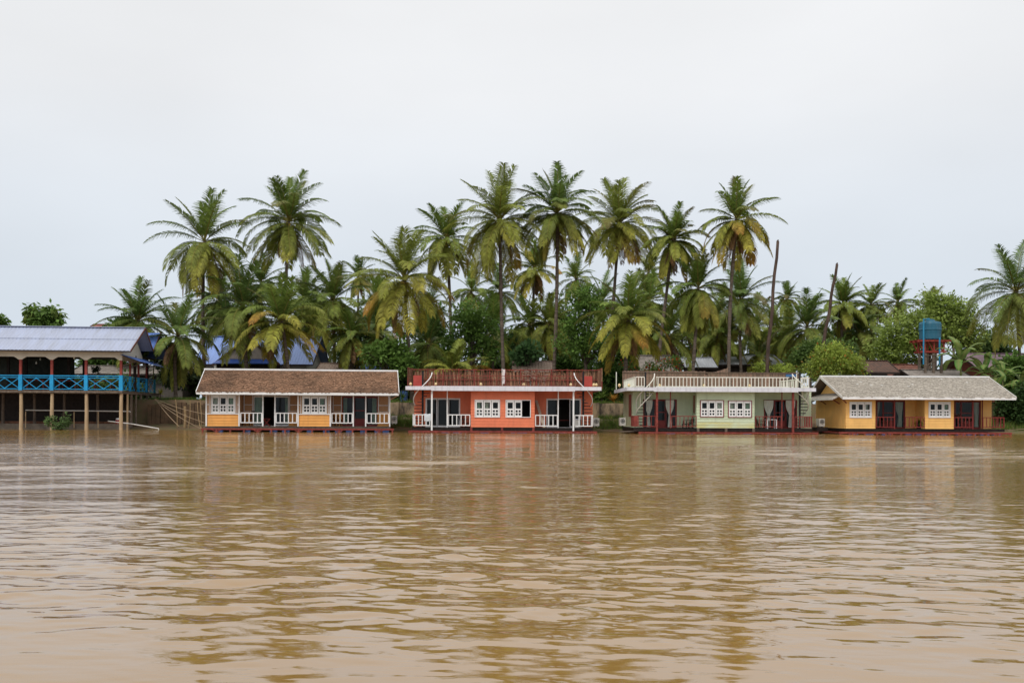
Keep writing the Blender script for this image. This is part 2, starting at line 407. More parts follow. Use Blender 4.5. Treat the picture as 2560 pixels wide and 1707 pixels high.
def glass_door(root, y, x0, x1, z0, z1, panels, fm, handle=True):
    """panels: (xa, xb, kind) kind in glass/open/wood"""
    t = .05; f = MB(); ya, yb = y-.06, y+.04
    f.box(x0,ya,z1-t,x1,yb,z1); f.box(x0,ya,z0,x1,yb,z0+.03)
    f.box(x0,ya,z0+.03,x0+t,yb,z1-t); f.box(x1-t,ya,z0+.03,x1,yb,z1-t)
    d = f.build('sliding_door', fm, root)
    for i, (a, b, k) in enumerate(panels):
        yo = y + (.004 if i % 2 else -.02)
        if k == 'open': continue
        s = MB(); q = .045
        s.box(a,yo-.018,z0+.03,a+q,yo+.018,z1-t); s.box(b-q,yo-.018,z0+.03,b,yo+.018,z1-t)
        s.box(a+q,yo-.018,z1-t-q,b-q,yo+.018,z1-t); s.box(a+q,yo-.018,z0+.03,b-q,yo+.018,z0+.11)
        if k == 'wood':
            s.box(a+q,yo-.018,z0+.11,b-q,yo+.018,z0+.5)
            s.box(a+q,yo-.018,z0+1.0,b-q,yo+.018,z0+1.06)
        s.build('sash', fm, d)
        MB().box(a+q*.6,yo-.004,z0+.08,b-q*.6,yo+.004,z1-t-q*.5).build('pane', M_glass, d)
        if handle and k != 'glass': MB().bar((b-q*.5,yo-.06,z0+.95),(b-q*.5,yo-.06,z0+1.1),.02).build('handle', M_black, d)
    return d

def curtain(root, y, xa, xb, z0, z1, m, tied=0., side=0):
    """hanging cloth with folds; tied gathers it at part height; side -1/0/1 says where the tie pulls"""
    mb = MB(); nu, nz = 26, 16; vs = []
    for j in range(nz+1):
        tz = j/nz; z = z0+(z1-z0)*tz
        k = 1.
        if tied:
            dz = abs(tz-.42); k = 1-tied*math.exp(-(dz/.22)**2) if tz > .42 else 1-tied+tied*.28*(.42-tz)/.42
        for i in range(nu+1):
            u = i/nu; c = .5+.5*side*(1-k)
            uu = c+(u-c)*k
            vs.append((xa+(xb-xa)*uu, y+.03*math.sin(u*26+.5*math.sin(tz*4)), z))
    n = nu+1
    mb.add(vs, [(j*n+i,j*n+i+1,(j+1)*n+i+1,(j+1)*n+i) for j in range(nz) for i in range(nu)])
    return mb.build('curtain', m, root, smooth=True)

def railing(root, p, q, z0, z1, nb, m, tw=.055, bw=.032, name='railing', ends=True):
    """p,q are (x,y); top rail, bottom rail, balusters between"""
    mb = MB(); P = Vector((p[0],p[1],0)); Q = Vector((q[0],q[1],0))
    up = lambda v, z: (v.x, v.y, z)
    mb.bar(up(P,z1-tw/2), up(Q,z1-tw/2), tw, tw); mb.bar(up(P,z0+tw/2), up(Q,z0+tw/2), tw*.9, tw)
    for i in range(nb+1):
        if i in (0,nb) and not ends: continue
        v = P+(Q-P)*(.015+.97*i/nb)
        mb.bar(up(v,z0+tw), up(v,z1-tw), bw, bw)
    return mb.build(name, m, root)

def post(root, x, y, z0, z1, w, m, name='post'):
    return MB().box(x-w/2,y-w/2,z0,x+w/2,y+w/2,z1).build(name, m, root)

def spiral_stair(root, cx, cy, z0, z1, a0, a1, r, m_rail, n=12, hand0=.9, balus=(), low=False):
    st = MB().tube([(cx,cy,z0),(cx,cy,z1+1.0)], .065, 10).build('staircase', M_black, root)
    for i in range(n):
        u = (i+1)/n; z = z0+(z1-z0)*u-.03; a = a0+(a1-a0)*(i+.5)/n; h = abs(a1-a0)/n*.62
        pts = [(cx+.05*math.cos(a-h),cy+.05*math.sin(a-h)),(cx+r*math.cos(a-h),cy+r*math.sin(a-h)),(cx+r*math.cos(a+h),cy+r*math.sin(a+h)),(cx+.05*math.cos(a+h),cy+.05*math.sin(a+h))]
        if a1 < a0: pts = pts
        vs = [(x,y,z) for x,y in pts]+[(x,y,z+.045) for x,y in pts]
        MB().add(vs,[(3,2,1,0),(4,5,6,7),(0,1,5,4),(1,2,6,5),(2,3,7,6),(3,0,4,7)]).build('tread', M_black, st)
    hr = MB(); R_ = r+.03
    def hp(u, dz): a = a0+(a1-a0)*u; return (cx+R_*math.cos(a), cy+R_*math.sin(a), z0+(z1-z0)*u+dz)
    hr.tube([hp(.18+.82*i/24, hand0) for i in range(25)], .032, 7)
    if low: hr.tube([hp(.30+.70*i/20, .1) for i in range(21)], .026, 7)
    for u in balus: hr.tube([hp(u,.1 if low else .0), hp(u,hand0)], .02, 6)
    hr.build('handrail', m_rail, st, smooth=True)
    return st

def shingle_roof(root, name, a, b, c, d, courses, per, cols, rg, th=.05, jit=.03, sag=0., mats=None):
    """a,b eave ends, d,c ridge ends (a-d and b-c are the rakes)"""
    a,b,c,d = map(Vector,(a,b,c,d)); mb = MB(); cl = []
    nrm = (b-a).cross(d-a).normalized()
    for j in range(courses):
        for i in range(per):
            u0, u1 = i/per, (i+1)/per
            v0 = j/courses - (rg.uniform(0,jit) if j else rg.uniform(0,jit*.6)); v1 = min(1,(j+1.15)/courses)
            P = lambda u, v: (a+(b-a)*u)*(1-v)+(d+(c-d)*u)*v
            lo = th*rg.uniform(.7,1.3)
            p = [P(u0,v0)+nrm*lo, P(u1,v0)+nrm*lo, P(u1,v1)+nrm*.006, P(u0,v1)+nrm*.006]
            q = [P(u0,v0), P(u1,v0)]
            mb.add(p+q, [(0,1,2,3),(4,5,1,0),(4,0,3),(1,5,2)])
            col = cols(u0, j/courses, rg); cl += [col]*6
    return mb.build(name, M_shingle, root, cols=cl)

def corr_roof(root, name, a, b, c, d, m, pitch=.22, amp=.02, t=.0):
    a,b,c,d = map(Vector,(a,b,c,d)); L_ = (b-a).length; n = max(2,int(L_/pitch))*4
    nrm = (b-a).cross(d-a).normalized(); vs = []
    for i in range(n+1):
        u = i/n; o = nrm*(amp*math.sin(u*n/4*2*math.pi))
        vs += [a+(b-a)*u+o, d+(c-d)*u+o]
    mb = MB().add(vs, [(2*i,2*i+2,2*i+3,2*i+1) for i in range(n)])
    vs2 = [p-nrm*.03 for p in (a,b,c,d)]
    mb.add(vs2, [(3,2,1,0)])
    return mb.build(name, m, root)

def ac_unit(root, x, y, z, face='f'):
    w_, d_, h_ = .38, .70, .52
    b = MB().box(x-w_/2,y-d_/2,z,x+w_/2,y+d_/2,z+h_)
    b.box(x-w_/2+.06,y-d_/2+.05,z-.06,x-w_/2+.12,y+d_/2-.05,z); b.box(x+w_/2-.12,y-d_/2+.05,z-.06,x+w_/2-.06,y+d_/2-.05,z)
    o = b.build('air_conditioner', M_ac, root)
    g = MB(); cx, cz, r = x, z+h_/2+.04, .14
    for rr in (.04,.09,.14):
        g.tube([(cx+rr*math.cos(t*.3142),y-d_/2-.012,cz+rr*math.sin(t*.3142)) for t in range(21)], .009, 4)
    g.bar((cx-r,y-d_/2-.012,cz),(cx+r,y-d_/2-.012,cz),.012); g.bar((cx,y-d_/2-.012,cz-r),(cx,y-d_/2-.012,cz+r),.012)
    g.build('fan_grille', M_black, o)
    return o

def float_base(root, x0, x1, y0, y1, zd, drums=(), zb0=.13, zb1=.235, nleg=14, seed=1):
    rg = random.Random(seed)
    f = MB()
    for y in (y0, (y0+y1)/2, y1):
        f.box(x0,y-.05,zb0,x1,y+.05,zb1)
    for i in range(nleg+1):
        x = x0+.1+(x1-x0-.2)*i/nleg
        f.box(x-.045,y0+.051,zb0+.02,x+.045,y1-.051,zb1-.02)
        f.box(x-.05,y0-.052,zb0-.16,x+.05,y0+.052,zb0-.001)
        if i % 3 == 1: f.bar((x-.06,y0-.03,zb0-.1),(x-.24,y0-.03,zb0-.001),.05); f.bar((x+.06,y0-.03,zb0-.1),(x+.24,y0-.03,zb0-.001),.05)
    fl = f.build('float_frame', M_redsteel, root)
    MB().box(x0+.15,y0+1.1,-.5,x1-.15,y1-.1,zb0-.01).build('float_shade_box', M_dark, fl)  # added dark box, stands in for the shadow between deck and water
    for (a, b) in drums:
        for yy in (y0+.45,(y0+y1)/2+.2):
            pr = [(.25,0),(.29,.03),(.29,.28),(.305,.30),(.29,.32),(.29,.6),(.305,.62),(.29,.64),(.29,.88),(.25,.92)]
            mb = MB(); mb.lathe(pr,(0,0,0),14)
            k = (b-a)/.92
            mb.v = [(a+z*k, yy+y_, -.15+x_*.9) for x_,y_,z in mb.v]
            mb.build('float_drum', M_blue_drum, fl, smooth=False)
    return fl

def deck(root, x0, x1, y0, y1, z0, z1, m=None):
    mb = MB(); n = int((x1-x0)/.16)
    for i in range(n):
        a = x0+(x1-x0)*i/n; mb.box(a+.006,y0,z1-.035,a+(x1-x0)/n-.006,y1,z1)
    mb.box(x0,y0+.03,z0,x1,y0+.10,z1-.036); mb.box(x0,y1-.1,z0,x1,y1-.03,z1-.036)
    for i in range(7):
        x = x0+.03+(x1-x0-.12)*i/6; mb.box(x,y0+.101,z0,x+.06,y1-.101,z1-.036)
    return mb.build('deck', m or M_plank, root)

def chair(label, p, rz, m=None, group='chairs on the houseboat verandas', low=False, recl=False, s=1.):
    m = m or M_wood_furn
    t = thing('wooden_chair' if not recl else 'reclining_chair', label, 'chair', p, rz, group)
    sh = .30 if low or recl else .44
    MB().box(-.25,-.25,sh-.04,.25,.25,sh).build('seat', m, t)
    b = MB(); top = .95 if not low else .75; ln = .16 if not recl else .5
    for x in (-.22,-.07,.07,.22): b.bar((x,.24,sh+.001),(x,.24+ln,top+(.15 if recl else 0)),.05,.03)
    b.bar((-.26,.24+ln,top+(.15 if recl else 0)),(.26,.24+ln,top+(.15 if recl else 0)),.07,.04)
    b.build('backrest', m, t)
    for x in (-.22,.22):
        for y in (-.22,.22): MB().box(x-.025,y-.025,0,x+.025,y+.025,sh-.041).build('leg', m, t)
        MB().bar((x,-.22,sh+.2),(x,.3,sh+.22),.06,.035).bar((x,-.2,sh+.001),(x,-.2,sh+.17),.04).build('armrest', m, t)
    return t

def table(label, p, w_, d_, h_, m, group=None, cat='table'):
    t = thing('veranda_table', label, cat, p, 0, group)
    MB().box(-w_/2,-d_/2,h_-.04,w_/2,d_/2,h_).build('tabletop', m, t)
    for x in (-w_/2+.06,w_/2-.06):
        for y in (-d_/2+.06,d_/2-.06): MB().box(x-.03,y-.03,0,x+.03,y+.03,h_-.041).build('leg', m, t)
    return t

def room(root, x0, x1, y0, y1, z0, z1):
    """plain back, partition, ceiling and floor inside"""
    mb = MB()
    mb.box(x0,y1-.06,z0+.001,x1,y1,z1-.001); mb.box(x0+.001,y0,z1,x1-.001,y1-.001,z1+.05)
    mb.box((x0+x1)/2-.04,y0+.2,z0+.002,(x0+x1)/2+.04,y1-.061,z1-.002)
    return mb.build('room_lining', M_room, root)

# ================================================================== HOUSEBOAT 1 (thatched, orange dado)
def houseboat_thatched():
    S = Site(460,880,4.2,64.,1196,R(7)); S.mid = 1196
    r = thing('houseboat','orange and bamboo houseboat with brown shingle roof and white railings, left end of the row','houseboat',S.loc,S.yaw,'houseboats moored in a row')
    X, Z = S.X, S.Z
    zd = .36; ze = Z(436); rec = 1.5; dep = 6.4
    x = {k: X(k) for k in (232,583,828,955,1195,1540,1778,1908,2160)}
    float_base(r, X(190), X(2205), -.35, dep+.3, zd, [(X(a),X(a+70)) for a in (1290,1460,1585,1700,1850,2000,2085)]+[(X(a),X(a+80)) for a in (330,620,900,1030)], seed=2)
    deck(r, x[232]-.06, x[2160]+.06, -.06, dep+.1, .24, zd)
    # bays
    for a, b, wa, wb in ((232,583,281,542),(1195,1540,1239,1502)):
        zs = Z(652)
        wall(r,'wall',M_orangeY,('f',0.),x[a],x[b],zd,zs,plank=.175,label='orange board dado below the window')
        wall(r,'wall',M_weave,('f',0.),x[a],x[b],zs,ze,op=[(X(wa),X(wb),Z(648),Z(458))],plank=0,label='woven bamboo upper wall')
        for k, xx in (('l',x[a]),('r',x[b])):
            wall(r,'wall',M_weave,(k,xx),.071,rec,zd,ze,plank=0)
        tr = MB()
        for xx in (x[a]+.02,x[b]-.02): tr.box(xx-.045,-.075,zd,xx+.045,-.03,ze)
        tr.box(x[a]+.066,-.065,zs-.02,x[b]-.066,-.031,zs+.035)
        for xx in (X(wa)-.09,X(wb)+.09): tr.box(xx-.014,-.05,zs+.036,xx+.014,-.001,ze-.14)
        tr.box(x[a]+.066,-.06,ze-.139,x[b]-.066,-.001,ze-.085)
        for u in (.25,.5,.75):
            xx = x[a]+(x[b]-x[a])*u; tr.box(xx-.02,-.055,ze-.084,xx+.02,-.001,ze)
        for s0, s1 in ((x[a]+.066,X(wa)-.106),(X(wb)+.106,x[b]-.066)):
            zz = Z(555); tr.box(s0,-.055,zz-.02,s1,-.001,zz+.02)
        tr.build('trim', M_white, r)
        shutter_window(r, -.01, X(wa), X(wb), Z(648), Z(458), curt=(0,2) if a == 232 else (2,))
    # verandas
    for (a, b, d0, dl) in ((583,1195,(730,1100),[(730,836,'glass'),(836,955,'open'),(955,1100,'glass')]),(1540,2160,(1662,2032),[(1662,1785,'glass'),(1785,1908,'wood'),(1908,2032,'glass')])):
        dx0, dx1 = X(d0[0],rec), X(d0[1],rec); dz = Z(462,rec)
        zs = zd+.95
        wall(r,'wall',M_weave,('f',rec),x[a],x[b],zs,ze,op=[(dx0,dx1,zs,dz)],plank=0)
        wall(r,'wall',M_orangeY,('f',rec),x[a],dx0,zd,zs,plank=.175); wall(r,'wall',M_orangeY,('f',rec),dx1,x[b],zd,zs,plank=.175)
        tr = MB()
        for s0, s1 in ((x[a]+.08,dx0-.06),(dx1+.06,x[b]-.08)):
            for zz in (Z(555,rec),zs): tr.box(s0,rec-.045,zz-.02,s1,rec-.03,zz+.02)
            for xx in (s0,s1): tr.box(xx-.025,rec-.05,zs-.02,xx+.025,rec-.031,ze)
        tr.box(x[a]+.08,rec-.055,dz+.02,x[b]-.08,rec-.051,dz+.06)
        tr.build('trim', M_white, r)
        glass_door(r, rec+.02, dx0, dx1, zd, dz, [(X(p,rec)+.01,X(q,rec)-.01,k) for p,q,k in dl], M_white if a == 583 else M_maroon)
        if a == 583:
            curtain(r, rec+.13, X(735,rec), X(835,rec), zd+.05, dz-.05, M_curt_g)
            curtain(r, rec+.13, X(1060,rec), X(1100,rec), zd+.05, dz-.05, M_curt_g)
        else:
            curtain(r, rec+.13, X(1672,rec), X(1712,rec), zd+.05, dz-.05, M_curt_g)
            curtain(r, rec+.13, X(1975,rec), X(2030,rec), zd+.05, dz-.05, M_curt_g)
    wall(r,'wall',M_weave,('l',x[232]),.071,dep,zd,ze,plank=0); wall(r,'wall',M_weave,('r',x[2160]),rec,dep,zd,ze,plank=0)
    wall(r,'wall',M_weave,('b',dep),x[232],x[2160],zd,ze,plank=0)
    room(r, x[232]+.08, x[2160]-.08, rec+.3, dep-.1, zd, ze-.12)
    MB().box(x[232]+.08,.08,ze-.06,x[2160]-.08,rec+.29,ze-.02).build('ceiling', M_weave, r)
    for k in (828,955,1778,1908,2160): post(r, x[k], -.02, zd, ze, .075, M_white)
    zt, zb = zd+.87, zd+.20
    for a, b, n in ((583,828,5),(955,1195,5),(1540,1778,5),(1908,2160,5)):
        railing(r, (x[a]+.06,-.02), (x[b]-.05,-.02), zb, zt, n, M_white, .06, .06)
    railing(r, (x[2160],.06), (x[2160],rec-.05), zb, zt, 4, M_white, .06, .05)
    # roof
    ye, yr = -.75, 3.2
    ez = Z(424,ye); rz = Z(196,yr)
    e0, e1 = X(130,ye,430), X(2255,ye,430); r0, r1 = X(222,yr,190), X(2240,yr,198)
    rg = random.Random(5)
    def cf(u, v, q):
        pt = .55*vn1(u*9, v*2)+.45*vn1(u*46, v*13); pt = min(1,max(0,(pt-.5)*2.2+.5))
        b = .91+.18*q.random()
        base = mixl((.145,.088,.058),(.265,.155,.098),pt)
        if q.random() < .06: base = (.13,.075,.05)
        return tuple(c*b for c in base)
    rf = shingle_roof(r,'roof',(e0,ye,ez),(e1,ye,ez),(r1,yr,rz),(r0,yr,rz),30,170,cf,rg,.045,.035)
    shingle_roof(rf,'rear_slope',(e1,2*yr-ye,ez),(e0,2*yr-ye,ez),(r0,yr,rz),(r1,yr,rz),10,40,cf,rg)
    MB().slab((e0,ye,ez-.03),(e1,ye,ez-.03),(r1,yr,rz-.03),(r0,yr,rz-.03),.05).slab((e1,2*yr-ye,ez-.03),(e0,2*yr-ye,ez-.03),(r0,yr,rz-.03),(r1,yr,rz-.03),.05).build('roof_boarding', M_dark, rf)
    MB().bar((r0-.05,yr,rz+.05),(r1+.05,yr,rz+.05),.22,.11).build('ridge_cap', M_white, rf)
    fa = MB(); fa.bar((e0,ye-.03,ez-.08),(e1,ye-.03,ez-.08),.03,.15); fa.build('fascia', M_white, rf)
    for (ex,rx) in ((e0-.02,r0-.02),(e1+.02,r1+.02)):
        MB().bar((ex,ye-.02,ez-.02),(rx,yr-.02,rz-.02),.035,.15).build('barge_board', M_white, rf); MB().bar((ex,2*yr-ye,ez-.02),(rx,yr+.02,rz-.02),.035,.15).build('barge_board', M_white, rf)
    for xx in (x[232],x[2160]):
        MB().add([(xx,.3,ze),(xx,dep-.1,ze),(xx,yr,rz-.2),(xx+.05,.3,ze),(xx+.05,dep-.1,ze),(xx+.05,yr,rz-.2)],[(0,1,2),(5,4,3),(0,3,4,1),(1,4,5,2),(2,5,3,0)]).build('gable', M_weave, r)
    br = MB(); br.bar((x[2160]+.04,0,ze-.35),(e1-.02,-.05,ez-.13),.06); br.bar((x[232]-.04,0,ze-.2),(e0+.2,-.05,ez-.13),.06); br.build('bracket', M_weave, r)
    ac_unit(r, x[2160]+.30, 1.9, Z(745,2.))
    # veranda furniture
    chair('dark chair on the bamboo houseboat veranda, left of its open glass door', S.world(X(665,.8),.85,zd), S.yaw-R(60))
    chair('dark chair on the bamboo houseboat veranda, beside its maroon door', S.world(X(1600,.8),.85,zd), S.yaw+R(65))
    st = thing('folding_stool','small red-brown folding stool in the doorway of the bamboo houseboat','stool',S.world(X(868,.7),.7,zd),S.yaw)
    for y in (-.16,.16):
        MB().bar((-.2,y,0),(.2,y,.45),.035).build('leg', M_oxred, st); MB().bar((.2,y*1.25,0),(-.2,y*1.25,.45),.035).build('leg', M_oxred, st)
    MB().box(-.24,-.24,.451,.24,.24,.48).build('seat', M_oxred, st)
    rp = MB(); rp.tube([S.world(X(188),.2,.15),S.world(X(150),.5,.35),S.world(X(120),.9,1.1),S.world(X(103),1.2,1.9)],.022,5)
    tag(rp.build('bamboo_pole', M_bamboo),'bent pale bamboo pole stuck at the left end of the bamboo houseboat','pole','bamboo poles along the left bank')
    return S, r

def mixl(a, b, t): return tuple(x*(1-t)+y*t for x, y in zip(a, b))
def vn1(x, y):
    def h(i, j): return (math.sin(i*127.1+j*311.7)*43758.5453) % 1
    xi, yi = math.floor(x), math.floor(y); fx, fy = x-xi, y-yi
    fx = fx*fx*(3-2*fx); fy = fy*fy*(3-2*fy)
    return (h(xi,yi)*(1-fx)+h(xi+1,yi)*fx)*(1-fy)+(h(xi,yi+1)*(1-fx)+h(xi+1,yi+1)*fx)*fy

def twig_screen(root, name, pts, z0, z1, m_list, rg, gap=.02):
    """upright twigs between poles along a path; one mesh"""
    mb = MB()
    for (p, q) in zip(pts, pts[1:]):
        P, Q = Vector((*p,0)), Vector((*q,0)); L_ = (Q-P).length; n = int(L_/gap)
        for i in range(n):
            v = P+(Q-P)*((i+rg.uniform(.1,.9))/n); k = rg.uniform(-.16,.16); h = z1+rg.uniform(-.25,.10)
            off = Vector((0,rg.uniform(-.03,.03),0)); dr = (Q-P).normalized()
            a = v+off+Vector((0,0,z0)); b = v+off+dr*k+Vector((0,0,h))
            mb.bar(a, b, rg.uniform(.025,.055), .018, rg.randrange(len(m_list)))
    return mb.build(name, m_list, root)

def globe(root, x, y, z):
    o = MB().lathe([(.03,0),(.03,.05),(.07,.07),(.095,.14),(.07,.21),(.02,.25)],(x,y,z),10).build('globe_lamp', mat('cream_globe',(.72,.55,.30),.4,.05), root, smooth=True)
    return o

# ================================================================== HOUSEBOAT 2 (coral)
def houseboat_coral():
    S = Site(980,880,4.2,64.,1168,0.); S.mid = 1168
    r = thing('houseboat','coral red flat-roofed houseboat with twig-screened roof terrace, second from left','houseboat',S.loc,0,'houseboats moored in a row')
    X, Z = S.X, S.Z; zd = .33; rec = 1.5; dep = 6.6; ze = Z(400)
    xb0, xb1 = X(828), X(1497); xl, xr = X(215), X(2106); wl, wr = X(235,rec), X(2105,rec)
    float_base(r, X(175), X(2150), -.3, dep, zd, [(X(a),X(a+90)) for a in (520,640,930,1250,1330,1600,1750,1880)], zb0=.02, zb1=.13, seed=3)
    deck(r, xl-.02, xr+.02, -.08, dep+.1, .16, zd, M_dark)
    sk = MB()
    for xx in (X(835),X(1157),X(1485)): sk.box(xx-.07,-.16,.132,xx+.07,-.085,zd+.02)
    sk.build('skirt_post', M_redsteel, r)
    w1 = (X(868),X(1135)); w2 = (X(1192),X(1457)); wz = (Z(686),Z(500))
    wall(r,'wall',M_red_or,('f',0.),xb0,xb1,zd+.03,ze,op=[(*w1,*wz),(*w2,*wz)],plank=.19)
    wall(r,'wall',M_red_or,('l',xb0),.071,rec,zd+.03,ze,plank=.19); wall(r,'wall',M_red_or,('r',xb1),.071,rec,zd+.03,ze,plank=.19)
    shutter_window(r,-.01,*w1,*wz,curt=(0,1)); shutter_window(r,-.01,*w2,*wz,missing=(2,),label='white shutter window with its right panel slid open')
    dz = Z(486,rec); dl = (X(352,rec),X(717,rec)); dr = (X(1620,rec),X(1985,rec))
    wall(r,'wall',M_red_or,('f',rec),wl,xb0,zd+.03,ze,op=[(*dl,zd,dz)],plank=.19)
    wall(r,'wall',M_red_or,('f',rec),xb1,wr,zd+.03,ze,op=[(*dr,zd,dz)],plank=.19)
    glass_door(r,rec+.02,*dl,zd,dz,[(dl[0]+.05,X(472,rec),'glass'),(X(478,rec),X(580,rec),'glass'),(X(592,rec),dl[1]-.05,'glass')],M_white)
    glass_door(r,rec+.02,*dr,zd,dz,[(dr[0]+.05,X(1742,rec),'glass'),(X(1745,rec),X(1860,rec),'open'),(X(1864,rec),dr[1]-.05,'glass')],M_white)
    wall(r,'wall',M_red_or,('l',wl),rec,dep,zd+.03,ze,plank=.19); wall(r,'wall',M_red_or,('r',wr),rec,dep,zd+.03,ze,plank=.19)
    wall(r,'wall',M_red_or,('b',dep),wl,wr,zd+.03,ze,plank=0)
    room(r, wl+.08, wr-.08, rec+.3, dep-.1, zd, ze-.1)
    # flat roof
    ye = -.55; z0, z1 = Z(400,ye), Z(361,ye)
    rf = MB().box(X(145,ye),ye+.03,z0+.02,X(2193,ye)-.02,dep+.4,z1-.01).build('roof', mat('soffit_board',(.34,.10,.06),.7,.1), r)
    fa = MB(); fx0, fx1 = X(143,ye), X(2195,ye)
    fa.box(fx0,ye-.0,z0,fx1,ye+.028,z1); fa.box(fx0-.02,ye,z0,fx0-.001,dep+.4,z1); fa.box(fx1+.001,ye,z0,fx1+.02,dep+.4,z1)
    fa.box(X(410,ye),ye-.035,z0-.05,X(1922,ye),ye-.001,z1+.02)
    fa.build('fascia', M_lilac, rf)
    tm = M_redsteel
    # front roof railing
    ra = railing(r,(X(410,ye),ye+.12),(X(1920,ye),ye+.12),z1+.01,Z(245,ye),31,tm,.035,.022,'roof_railing')
    for a, b in ((222,310),(2012,2102)):
        pn = MB().box(X(a,1.),1.,z1,X(b,1.),1.04,Z(248,1.)).build('terrace_panel', mat('red_panel',(.42,.07,.055),.6,.1), r)
    rg = random.Random(11); yb = dep+.2
    tw = [mat('red_brown_twig',(.21,.085,.05),.9,.25,8.), mat('brown_twig',(.12,.07,.045),.9,.25,8.), mat('tan_twig',(.33,.20,.12),.9,.2,8.)]
    xa, xc = X(215,yb,250), X(2162,yb,250); ht = Z(190,yb)
    sc = twig_screen(r,'twig_screen',[(xa,yb-3.2),(xa,yb),(xc,yb),(xc,yb-3.2)],z1,ht-.05,tw,rg,.017)
    fr = MB()
    for i in range(13):
        xx = xa+(xc-xa)*i/12; fr.bar((xx,yb-.07,z1),(xx,yb-.07,ht+.1),.05)
    fr.bar((xa,yb-.1,ht+.02),(xc,yb-.1,ht+.02),.05); fr.bar((xa,yb-.1,(ht+z1)/2),(xc,yb-.1,(ht+z1)/2),.04)
    for xx in (xa,xc): fr.bar((xx,yb-3.2,ht),(xx,yb-.13,ht),.05); fr.bar((xx,yb-3.2,z1),(xx,yb-3.2,ht),.05)
    fr.build('screen_frame', tm, sc)
    lw = MB()
    for i in range(42):
        xx = X(1330+300*rg.random(),yb-.15); zz = Z(205+95*rg.random(),yb-.15); lw.bar((xx-.14,yb-.16,zz),(xx+.14,yb-.16,zz+rg.uniform(-.03,.03)),.03,.02)
    lw.build('woven_patch', mat('grey_weave',(.36,.27,.22),.9,.2,9.), sc)
    for gx in (192,458,932,1382,1878,2120,2145): globe(r, X(gx,ye+.06), ye+.2, z1-.01)
    # posts and railings
    for gx in (418,1905): post(r, X(gx,-.3), -.3, .14, z0-.06, .10, M_white)
    for gx in (580,1745): post(r, X(gx), -.03, zd, ze, .055, M_white)
    zt, zb = zd+.84, zd+.1
    for a, b, n in ((232,405,4),(580,826,5),(1499,1745,5),(1912,2106,4)):
        railing(r,(X(a)+.03,-.03),(X(b)-.03,-.03),zb,zt,n,M_white,.06,.055)
    for xx in (X(222),X(2108)): railing(r,(xx,.03),(xx,rec-.1),zb,zt,5,M_white,.06,.055)
    # stairs
    spiral_stair(r, X(322,.35), .35, zd, z1, R(100), R(362), .56, M_white, 13)
    spiral_stair(r, X(2007,.35), .35, zd, z1, R(80), R(-182), .56, M_white, 13)
    ac_unit(r, X(2143,1.5), 1.6, Z(770,1.5)); 
    # terrace flag pole, boards, cloth, table
    fp = thing('flag_pole','white pole with a furled white flag on the coral houseboat roof','flag pole',(S.loc.x+X(1157,ye+.3),64+ye+.3,z1),0)
    MB().tube([(0,0,0),(-.02,0,1.15)],.02,6).build('pole', M_white, fp)
    fl = MB(); vs = []
    for j in range(9):
        for i in range(4): vs.append((.02+i*.05*(1-.02*j)+.012*math.sin(j*1.3),-.03+.02*math.sin(i*3+j),1.1-j*.115))
    fl.add(vs,[(j*4+i,j*4+i+1,j*4+i+5,j*4+i+4) for j in range(8) for i in range(3)]).build('flag', mat('flag_cloth',(.72,.66,.66),.9,.05,c2=(.5,.2,.2),thr=(.3,.42)), fp, smooth=True)
    for i, (a, b, lb) in enumerate(((1508,1592,'pale timber plank leaning in the coral houseboat veranda, leftmost of the pair'),(1520,1604,'pale timber plank leaning in the coral houseboat veranda, rightmost of the pair'))):
        o = MB().bar(S.world(X(b,.3),.25,zd+.01),S.world(X(a,1.2),1.40,Z(505,1.2)),.10,.04).build('timber_plank', mat('pale_plank',(.55,.46,.36),.8,.15,6.)); tag(o,lb,'plank','planks leaning on the coral houseboat')
    cl = MB(); vs = []; xa_, xb_ = X(340), X(408)
    for j, (yy, zz) in enumerate(((.06,zt-.42),(.03,zt-.2),(.015,zt+.01),(-.03,zt+.03),(-.075,zt+.01),(-.085,zt-.2),(-.09,zt-.44))):
        for i in range(8): vs.append(tuple(S.world(xa_+(xb_-xa_)*i/7, yy+.012*math.sin(i*2.1+j*.3), zz+.02*math.sin(i*1.3))))
    cl.add(vs,[(j*8+i,j*8+i+1,j*8+i+9,j*8+i+8) for j in range(6) for i in range(7)])
    tag(cl.build('towel', mat('washed_cloth',(.62,.66,.70),.9,.1,12.), smooth=True),'pale towel hung over the left railing of the coral houseboat','towel')
    table('low red table behind the open doorway of the coral houseboat', tuple(S.world(X(1800,2.6),2.6,zd)), 1.0,.6,.5, M_oxred)
    bx = thing('storage_bin','pale plastic bin behind the right railing of the coral houseboat','bin',tuple(S.world(X(1950,.8),.8,zd)))
    MB().lathe([(.17,0),(.2,.02),(.23,.5),(.25,.52)],(0,0,0),14).build('bucket', M_ac, bx); MB().lathe([(.26,0),(.26,.03),(.1,.06)],(0,0,.521),14).build('lid', M_lilac, bx)
    chair('dark low chair in the shadow of the coral houseboat left veranda', S.world(X(775,.9),.9,zd), R(50), M_black, low=True)
    return S, r

